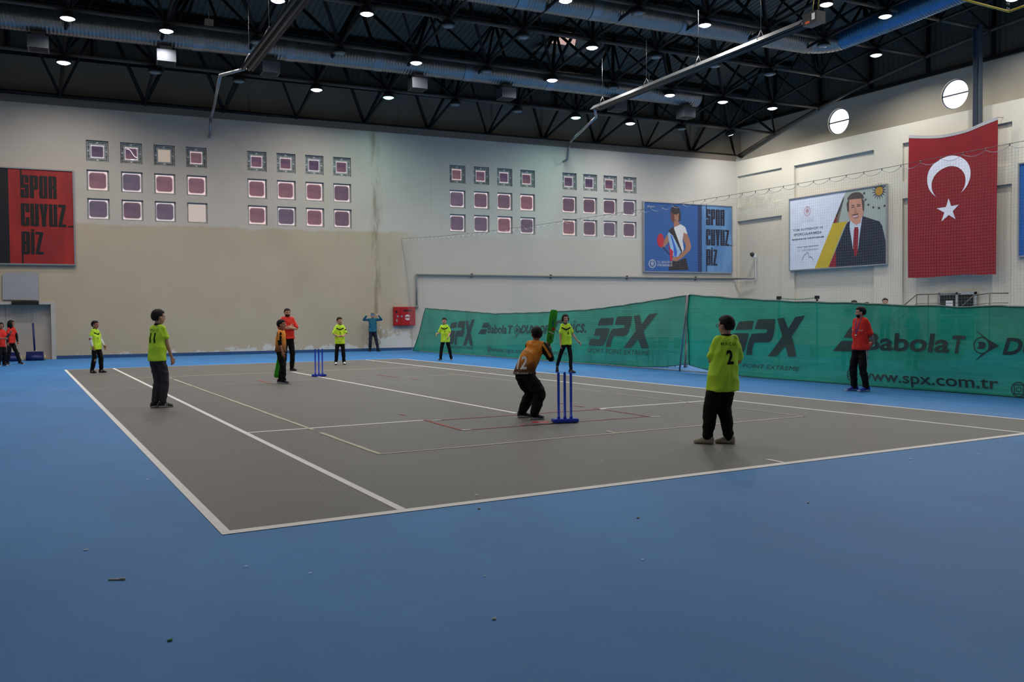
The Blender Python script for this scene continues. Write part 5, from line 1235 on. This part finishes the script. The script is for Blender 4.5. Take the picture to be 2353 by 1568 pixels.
    if over:
        for (k, f0, f1, m_) in over:     # sleeve pieces along an arm, f in 0..2 (upper arm, forearm)
            e_, wr = AR[k][:2]; P = lambda f: sh[k].lerp(e_, f) if f <= 1 else e_.lerp(wr, f-1)
            R_ = lambda f: (.068-.014*f if f <= .6 else .056-.015*(f-.6))*W; bm = bmesh.new(); n = 6
            pts = [P(f0+(f1-f0)*q/n) for q in range(n+1)]; chain(bm, pts, [R_(f0+(f1-f0)*q/n) for q in range(n+1)])
            remeshed('sleeve', bm, m_, t, .009*s, 3, (.004*s, 12, 12, k))
    # trousers
    bm = bmesh.new(); B = baggy
    loft(bm, [(hip+V3(0, 0, -.085*s), .105*W*B, .090*W*B, 0), (hip+V3(0, 0, -.03*s), .122*W, .092*W, 0), (hip+V3(0, 0, .05*s), .112*W, .080*W, 0)])
    for k in (0, 1):
        A, fa, fz, tilt = ank[k]; sg = (1, -1)[k]; top = hip+V3(sg*.064*W, 0, -.05*s); end = A+(knee[k]-A).normalized()*.004*s
        chain(bm, [top, top.lerp(knee[k], .5), knee[k], knee[k].lerp(end, .5), end], [.080*W*min(B, 1.08), .074*W*B, .064*W*B, .060*W*B, .052*W*min(B, 1.12)], 14)
    to = remeshed('trousers', bm, trousers, t, .011*s, 5, (.011*s, 6/s, 7/s, H*5+loc[1]))
    for k in (0, 1):
        A, fa, fz, tilt = ank[k]; shoe(t, (A.x, A.y, fz), fa, tilt, shoes[0], shoes[1], .235*s if not adult else .222*s*1.06, shoes[2])
    t['_'] = 0; del t['_']
    return t, dict(H=H, s=s, W=W, hip=hip, neck=neck, hc=hc, rot=rot, hs=hs, sh=sh, AR=AR, shirt=so, trousers=to, ank=ank, knee=knee)
def local_to_world(t, p): return Matrix.Translation(t.location) @ Matrix.Rotation(t.rotation_euler.z, 4, 'Z') @ Vector(p)
def front(t, d, nm, polys, m, z=0, x=0, tgt=None, **k):
    o = V3(d['neck'].x-0, 0, z); return decal(nm, polys, m, tgt or [d['shirt']], (x, 0, z), (-1, 0, 0), (0, 0, 1), (0, 1, 0), t, **k)
def back(t, d, nm, polys, m, z=0, x=0, **k): return decal(nm, polys, m, [d['shirt']], (x, 0, z), (1, 0, 0), (0, 0, 1), (0, -1, 0), t, **k)
def chevron(t, d):
    s = d['s']; zc = d['neck'].z-.145*s; x = .115*s
    front(t, d, 'chest_chevron', [[(-x, .050*s), (-x, .012*s), (0, -.042*s), (0, -.004*s)], [(x, .050*s), (x, .012*s), (0, -.042*s), (0, -.004*s)]], M_JBLK, z=zc, x=d['neck'].x*.8)
    front(t, d, 'chest_logo', [[(-.018*s, .0), (.018*s, .004*s), (.012*s, .012*s), (-.012*s, .007*s)]], M_JBLK, z=zc+.035*s, x=d['neck'].x*.8)
def number(s_, h, wd): return fit_box(text_polys(s_, bold=.03), -wd/2, 0, wd/2, h)
# heading helper: phi = 0 faces the camera, positive turns towards the right of the picture
CX, CY = -1.2036, -6.2671
def head_to(loc, phi):
    c = Vector((CX-loc[0], CY-loc[1])).normalized(); r = Vector((-c.y, c.x))      # picture right as seen from the camera
    a = math.radians(phi); f = c*math.cos(a)+r*math.sin(a); return math.atan2(f.x, f.y)
rd = math.radians
# 1 boy at the far left of the court
P = (.74, 21.45)
t, d = person('boy in lime jersey number 1 with white sleeves standing at the far left court corner', P, head_to(P, 48), 1.46, .95, lean=(0, -.03), head=(rd(-10), 0), shirt=M_LIME, collar=M_JBLK, sleeve=.55,
    arms=[((.25, -.05, -1), (.05, .35, -1)), ((-.3, .1, -1), (-.1, .55, -1))], feet=[(.12, -.05, .2, 0, 0), (-.10, .07, -.1, 0, 0)], trousers=M_TRK, baggy=1.1, shoes=(M_BLACK, M_BLACK, M_WHITE), skin='b', hem=.47,
    over=[(0, .62, 1.9, M_WHITE), (1, .62, 1.9, M_WHITE)])
chevron(t, d); front(t, d, 'chest_number', number('1', .06, .02), M_JBLK, z=d['neck'].z-.30, x=.03)
bm = bmesh.new(); k = d['sh'][0].lerp(d['AR'][0][0], 1.0); chain(bm, [k+V3(0, 0, .015), k+V3(0, 0, -.015)], [.048, .047]); remeshed('elbow_band', bm, mat('pink stripe', (150, 50, 80), .7), t, .008, 2)
decal('knee_patch', [[(-.05, -.05), (.05, -.03), (.05, .03), (-.05, .03)]], mat('grey patch', (120, 120, 116), .7), [d['trousers']], d['knee'][0]-V3(0, 0, .06), (1, 0, 0), (0, 0, 1), (0, 1, 0), t)
# 11 boy on the left alley line, seen from behind
P = (.86, 9.75)
t, d = person('boy in lime number 11 jersey and charcoal trousers by the left sideline', P, head_to(P, 138), 1.64, .90, lean=(0, .03), head=(rd(20), 0), shirt=M_LIME, collar=M_JBLK, sleeve=.5, hem=.50,
    arms=[((.12, .18, -1), (.05, .38, -1), (.0, .4, -1)), ((-.2, .25, -1), (-.1, .5, -1))], feet=[(.08, .02, .55, 0, 0), (-.05, -.02, .45, 0, 0)], trousers=M_TRKG, baggy=1.12, shoes=(M_BLACK, M_WHITE, M_WHITE), hair=M_HAIRB)
back(t, d, 'back_number', number('11', .17, .12), M_JBLK, z=d['neck'].z-.31, x=-.02); back(t, d, 'back_name', fit_box(text_polys('M.F.Ç.O'), -.10, 0, .10, .045), M_JBLK, z=d['neck'].z-.115, x=-.02)
chevron(t, d)
# batter at the far wicket
M_ORG = NT('orange black fade jersey')
def fade_mat(n, z0, z1):
    x, y, z = n.sep(); h = n.math('ADD', z, n.math('MULTIPLY', n.math('SUBTRACT', n.noise(5, 2), .5), .05)); wv = n.t.nodes.new('ShaderNodeTexWave'); wv.inputs['Scale'].default_value = 15; wv.inputs['Distortion'].default_value = 3; wv.bands_direction = 'DIAGONAL'
    n.t.links.new(n.pos, wv.inputs['Vector']); f = n.smooth(h, z0, z1); f2 = n.math('ADD', f, n.math('MULTIPLY', n.math('SUBTRACT', wv.outputs['Fac'], .5), n.math('MULTIPLY', n.math('SUBTRACT', 1.0, f), .55)))
    n.color(n.mix(n.smooth(f2, .0, 1.0), lin((14, 12, 10)), lin((232, 140, 26)))); n.b.inputs['Roughness'].default_value = .65; return n.m
fade_mat(M_ORG, .60, 1.02)
M_ORG2 = NT('orange black fade jersey far'); fade_mat(M_ORG2, .62, 1.12); M_ORS = mat('orange shoulder stripe', (244, 150, 50), .65)
P = (4.06, 14.0)
t, d = person('boy in orange and black jersey at the far wicket, bat held behind his legs', P, head_to(P, 68), 1.45, .95, lean=(0, .02), head=(rd(-8), .05), shirt=M_ORG2.m, collar=M_JBLK, sleeve=.35, hem=.52,
    arms=[((.10, .05, -1), (.05, .30, -1)), ((-.35, -.15, -1), (-.05, -.25, -1), (0, -.1, -1), (1, 0, 0), .9)], feet=[(.09, .10, .15, 0, 0), (-.09, -.06, -.05, 0, 0)], trousers=M_TRK, baggy=1.15, shoes=(mat('navy trainer', (18, 24, 44), .5), M_WHITE, None), skin='b',
    over=[(0, .15, 1.15, M_JBLK), (1, .15, 1.15, M_JBLK)])
decal('sleeve_stripe', [[(-.022, -.20), (.022, -.20), (.03, .02), (-.02, .04)]], M_ORS, [o for o in t.children if o.name.startswith('sleeve')]+[d['shirt']], d['sh'][0]+V3(0, 0, .01), (0, 1, 0), (0, 0, 1), (1, 0, 0), t)
h = local_to_world(t, d['AR'][1][1]); hb_ = h+Vector((-.02, .0, -.06)); foot = Vector((hb_.x-.13, hb_.y-.02, .03)); bat('green plastic bat held down behind the far batter', hb_, (foot-hb_), (.2, -1, 0), False)
# coach with folded arms
P = (5.55, 18.95)
t, d = person('bearded man in red polo with folded arms behind the far wicket', P, head_to(P, 18), 1.80, 1.06, head=(rd(0), 0), shirt=M_REDP, collar=M_REDP, sleeve=.7, hem=.52, adult=True, beard=True, hair=M_HAIRB,
    arms=[((.38, .28, -1), (-1.0, .48, .16), (-1, .0, .1), (0, -1, 0), .4), ((-.38, .28, -1), (1.0, .62, .10), (1, -.3, .1), (0, -1, 0), .6)], feet=[(.13, .02, .25, 0, 0), (-.12, 0, -.25, 0, 0)], baggy=.95, shoes=(M_BLACK, M_STEEL, None))
front(t, d, 'chest_print', fit_box(text_polys('TCF', bold=.02), -.045, 0, .045, .03), M_WHITE, z=1.31, x=-.09); front(t, d, 'chest_badge', [circle(0, 0, .018, 12)], M_WHITE, z=1.33, x=.09)
# boy 5
P = (7.86, 21.25)
t, d = person('boy in lime jersey number 5 with white shoes, hands together by the far baseline', P, head_to(P, 8), 1.50, .97, head=(rd(-22), 0), shirt=M_LIME, collar=M_JBLK, sleeve=.78, hem=.46, shirt_w=1.03, skin='a',
    arms=[((.38, .12, -1), (-.62, .75, -.42), (-.8, .5, -.1), (0, -.3, 1), .7), ((-.38, .12, -1), (.62, .75, -.42), (.8, .5, -.1), (0, -.3, 1), .7)], feet=[(.13, .0, .2, 0, 0), (-.12, .0, -.1, 0, 0)], baggy=1.02, shoes=(M_WHITE, M_BLACK, None),
    over=[(0, .60, .92, M_JBLK), (1, .55, .92, M_JBLK)])
chevron(t, d); front(t, d, 'chest_number', number('5', .08, .035), M_JBLK, z=d['neck'].z-.32)
# man taking a picture
P = (12.63, 31.10)
t, d = person('man in teal sweater by the back wall raising a phone to take a picture', P, head_to(P, 0), 1.72, 1.02, head=(0, 0), shirt=M_TEAL, collar=None, sleeve=1.5, hem=.52, adult=True, hair=M_GREYH,
    arms=[((.85, .30, -.02), (-.66, .50, .80), (-.6, .3, .4), (-.3, -.2, -.6), .7), ((-.85, .30, -.02), (.66, .50, .80), (.6, .3, .4), (.3, -.2, -.6), .7)], feet=[(.13, 0, .2, 0, 0), (-.22, .05, -.6, 0, 0)], trousers=M_NAVYP, shoes=(M_BLACK, M_BLACK, None))
pm = (d['AR'][0][1]+d['AR'][1][1])/2; q = local_to_world(t, pm+V3(0, .03, .05)); bm = bmesh.new(); box(bm, -.085, -.006, -.042, .085, .006, .042); box(bm, .04, -.012, .0, .07, -.006, .03); o = bm_obj('smartphone', bm, mat('pale phone body', (96, 120, 150), .3)); o.location = q; o.rotation_euler = (0, 0, t.rotation_euler.z); tag(o, 'pale phone held up by the man in the teal sweater', 'phone')
# boy 7
P = (11.65, 21.35)
t, d = person('boy in lime jersey number 7 crouching ready beside the green banner, arms bent', P, head_to(P, -6), 1.45, .98, lean=(.02, .03), head=(rd(6), 0), shirt=M_LIME, collar=M_JBLK, sleeve=.7, hem=.455, shirt_w=1.05, hair=M_HAIRB,
    arms=[((.35, -.1, -1), (.32, .80, -.15), (0, .6, -.9), (-1, 0, 0), .6), ((-.35, -.05, -1), (.15, .70, -.45), (.1, .4, -.9), (1, 0, 0), .5)], feet=[(.17, .04, .6, 0, 0), (-.20, -.02, -.2, 0, 0)], baggy=.98, shoes=(M_BLACK, M_WHITE, None))
chevron(t, d); front(t, d, 'chest_number', number('7', .07, .035), M_JBLK, z=d['neck'].z-.29)
# batter in front, seen from behind
P = (5.26, 4.88)
t, d = person('batter in orange and black jersey number 12 with raised bat, seen from behind', P, head_to(P, 148), 1.38, 1.14, lean=(.13, .10), crouch=.06, head=(rd(-38), .10), shirt=M_ORG.m, collar=M_ORS, sleeve=.3, hem=.53, skin='b',
    arms=[((.40, .45, -.95), (-.52, .55, .76), (-.1, .2, 1), (-1, .4, 0), .9), ((-.1, .8, -.75), (.95, .35, .45), (.6, .1, .5), (.4, -.6, .2), .9)], feet=[(.19, -.06, 1.0, 0, 0), (-.09, .05, .85, 0, 0)], trousers=M_TRK, baggy=1.3, shoes=(mat('dark slip on trainer', (30, 34, 42), .6), M_WHITE, None),
    over=[(0, .12, 1.85, M_JBLK), (1, .12, 1.85, M_JBLK)])
sl = [o for o in t.children if o.name.startswith('sleeve')]
back(t, d, 'back_number', number('12', .19, .17), M_WHITE, z=d['neck'].z-.40, x=.01); back(t, d, 'back_club', fit_box(text_polys('AFYONKARAHİSAR'), -.12, 0, .12, .035), M_WHITE, z=d['neck'].z-.47, x=0)
back(t, d, 'back_name', fit_box(text_polys('AFYON', bold=.01), -.09, 0, .09, .04), mat('pale orange lettering', (226, 180, 120), .6), z=d['neck'].z-.165, x=.05)
e_, wr = d['AR'][0][:2]; ax = (e_-d['sh'][0]).normalized(); nr = V3(.55, -.8, .15).normalized(); uu = ax.cross(nr).normalized()
decal('sleeve_stripe', [[(-.016, .0), (.016, .0), (.018, .22), (-.018, .22)]], M_ORS, sl+[d['shirt']], d['sh'][0]+V3(0, 0, .0), uu, ax, nr, t)
h = local_to_world(t, d['AR'][0][1]); cam_d = Vector((CX-h.x, CY-h.y, 0)).normalized(); rgt = Vector((-cam_d.y, cam_d.x, 0))
h2 = h+Vector((0, 0, .04)); bat('bright green plastic bat raised upright by the batter in front', h2-Vector((0, 0, .04)), Vector((0, 0, 1))+rgt*.15, cam_d*-1+rgt*-.12)
# running boy 8
P = (11.45, 13.35)
t, d = person('long haired boy in lime jersey number 8 running by the right sideline', P, head_to(P, 10), 1.52, .90, lean=(.03, .04), head=(rd(-5), 0), shirt=M_LIME, collar=M_JBLK, sleeve=.6, hem=.50, hairlen=1,
    arms=[((.15, .05, -1), (.0, .10, -1)), ((-.40, -.1, -1), (-.55, .10, -.8), (-.7, .2, -.6))], feet=[(.20, -.30, .2, .09, -.95), (-.10, .10, -.55, 0, 0)], baggy=.90, shoes=(M_BLACK, M_BLACK, None))
chevron(t, d); front(t, d, 'chest_number', number('8', .08, .035), M_JBLK, z=d['neck'].z-.30, x=-.03)
# boy 2 in glasses, nearest
P = (5.90, 1.42)
t, d = person('boy in glasses and lime jersey number 2 nearest the camera, seen from behind', P, head_to(P, -158), 1.455, 1.03, lean=(.05, .015), head=(rd(-26), 0), shirt=M_LIME, collar=M_JBLK, sleeve=.68, hem=.435, shirt_w=1.16,
    arms=[((.20, .02, -1), (-.45, .85, .30), (-.6, .6, .3), (0, 0, 1), .8), ((-.30, .05, -1), (.40, .85, .45), (.6, .6, .4), (0, 0, 1), .8)], feet=[(.06, -.03, -1.0, 0, 0), (-.18, .01, -1.0, 0, 0)], baggy=1.28, shoes=(mat('cream trainer', (176, 166, 146), .7, .08, 20), mat('off white sole', (170, 162, 148), .7), None))
back(t, d, 'back_number', number('2', .165, .085), M_JBLK, z=d['neck'].z-.33, x=.045); back(t, d, 'back_name', fit_box(text_polys('M.F.Ç.O'), -.088, 0, .088, .042), M_JBLK, z=d['neck'].z-.12, x=.04)
R0, hs_ = d['rot'], d['hs']; bm = bmesh.new()
for sg in (-1, 1):
    c_ = V3(sg*.032, .094, .004)
    for k in range(12): a, b = 2*math.pi*k/12, 2*math.pi*(k+1)/12; tube(bm, R0 @ ((c_+V3(.024*math.cos(a), 0, .019*math.sin(a)))*hs_), R0 @ ((c_+V3(.024*math.cos(b), 0, .019*math.sin(b)))*hs_), .0025, 5)
    tube(bm, R0 @ (V3(sg*.056, .094, .008)*hs_), R0 @ (V3(sg*.078, .0, .008)*hs_), .0028, 5)
bm_obj('glasses', bm, M_BLACK, t)
# man in red on the right
P = (12.92, 5.22)
t, d = person('bearded man in red polo and striped track pants standing before the right banner', P, head_to(P, -38), 1.635, .98, lean=(0, -.01), head=(rd(46), 0), shirt=M_REDP, collar=M_REDP, sleeve=.75, hem=.50, adult=True, beard=True,
    arms=[((.22, -.28, -1), (-.35, -.75, -.75), (-1, -.2, -.2), (0, 1, 0), .4), ((-.22, -.28, -1), (.35, -.75, -.75), (1, -.2, -.2), (0, 1, 0), .4)], feet=[(.11, .04, .40, 0, 0), (-.13, .0, .25, 0, 0)], baggy=1.06, shoes=(mat('bright blue trainer', (24, 52, 160), .5), M_WHITE, None))
front(t, d, 'chest_print', fit_box(text_polys('TCF', bold=.02), -.04, 0, .04, .022), M_WHITE, z=1.16, x=-.08); front(t, d, 'chest_badge', [[(-.015, .02), (.015, .02), (.0, -.02)]], M_WHITE, z=1.17, x=.09)
for k in (0, 1):
    x0 = -.012+.026*k; K = d['knee'][1]; decal('trouser_stripe', [[(x0, -.02), (x0+.011, -.02), (x0+.016+.03, -.40), (x0+.004+.03, -.40)]], M_WHITE, [d['trousers']], (-.115, 0, d['hip'].z+.0), (-.65, -.76, 0), (0, 0, 1), (-.76, .65, 0), t)
nk = d['neck']; bm = bmesh.new(); tr = bvh_of(d['shirt']); lw = []
for sg in (-1, 1):
    prev = None
    for k in range(13):
        u = k/12; x = sg*.055*(1-u)**.8; z = nk.z+.0-.30*u; h_ = tr.ray_cast(V3(x, 1, z), V3(0, -1, 0)); y = (h_[0].y if h_[0] is not None else .06)+.006
        cur = [bm.verts.new((x-.007, y, z)), bm.verts.new((x+.007, y, z))]
        if prev: bm.faces.new((prev[0], prev[1], cur[1], cur[0]))
        prev = cur
ob = bm_obj('lanyard', bm, mat('blue lanyard', (40, 56, 150), .5), t, 'keep'); md = ob.modifiers.new('s', 'SOLIDIFY'); md.thickness = .002
bm = bmesh.new(); hy_ = tr.ray_cast(V3(0, 1, nk.z-.33), V3(0, -1, 0))[0].y; tube(bm, (-.02, hy_+.015, nk.z-.33), (.018, hy_+.015, nk.z-.33), .012, 10); bm_obj('whistle', bm, M_WHITE, t)
# two girls at the left edge
P = (-1.70, 27.7)
t, d = person('girl in red shirt and black trousers at the left edge, arms folded, in front', P, head_to(P, 30), 1.43, .95, head=(0, 0), shirt=M_REDP, collar=None, sleeve=.8, hem=.46, hairlen=1, skin='b', baggy=1.3,
    arms=[((.25, .15, -1), (-.6, .8, -.1)), ((-.2, .35, -1), (-.1, .6, .55))], over=[(1, .75, 1.8, mat('grey undersleeve', (60, 62, 66), .8))])
P = (-1.42, 28.7)
t, d = person('girl with long dark hair in red shirt leaning behind the other girl, left edge', P, head_to(P, 40), 1.50, .92, lean=(.02, .05), head=(rd(-30), 0), shirt=M_REDP, collar=M_WHITE, sleeve=.6, hem=.50, hairlen=2, skin='b',
    arms=[((.2, -.05, -1), (.1, .2, -1)), ((-.35, .1, -1), (.1, .3, -1))], feet=[(.10, -.05, .2, 0, 0), (-.16, .22, -.2, 0, 0)], over=[(0, .6, 1.9, M_JBLK), (1, .6, 1.9, M_JBLK)])
# onlookers behind the right banner
for (P, phi, lab, hm, H_) in (((23.66, 14.21), -60, 'person with dark hair whose head shows above the banner, left of the man in red', M_HAIR, 1.52), ((24.03, 14.0), 20, 'person with brown hair whose head just shows above the banner beside the man in red', M_HAIRB, 1.45), ((24.58, 13.7), 0, 'dark haired person in pale shirt looking over the banner right of the man in red', M_HAIR, 1.58)):
    t, d = person(lab, P, head_to(P, phi), H_, 1.0, shirt=mat('pale blue shirt', (120, 132, 150), .8), trousers=M_NAVYP, hair=hm); t.location.z = .40
for (P, phi, lab, mt) in (((19.0, 10.6), 0, 'person in red showing faintly through the right banner behind the letter P', M_REDP), ((19.6, 9.0), 30, 'person in dark clothes showing faintly through the right banner behind the letter X', M_TRKG)):
    t, d = person(lab, P, head_to(P, phi), 1.60, 1.0, shirt=mt, trousers=M_TRK, hair=M_HAIR)
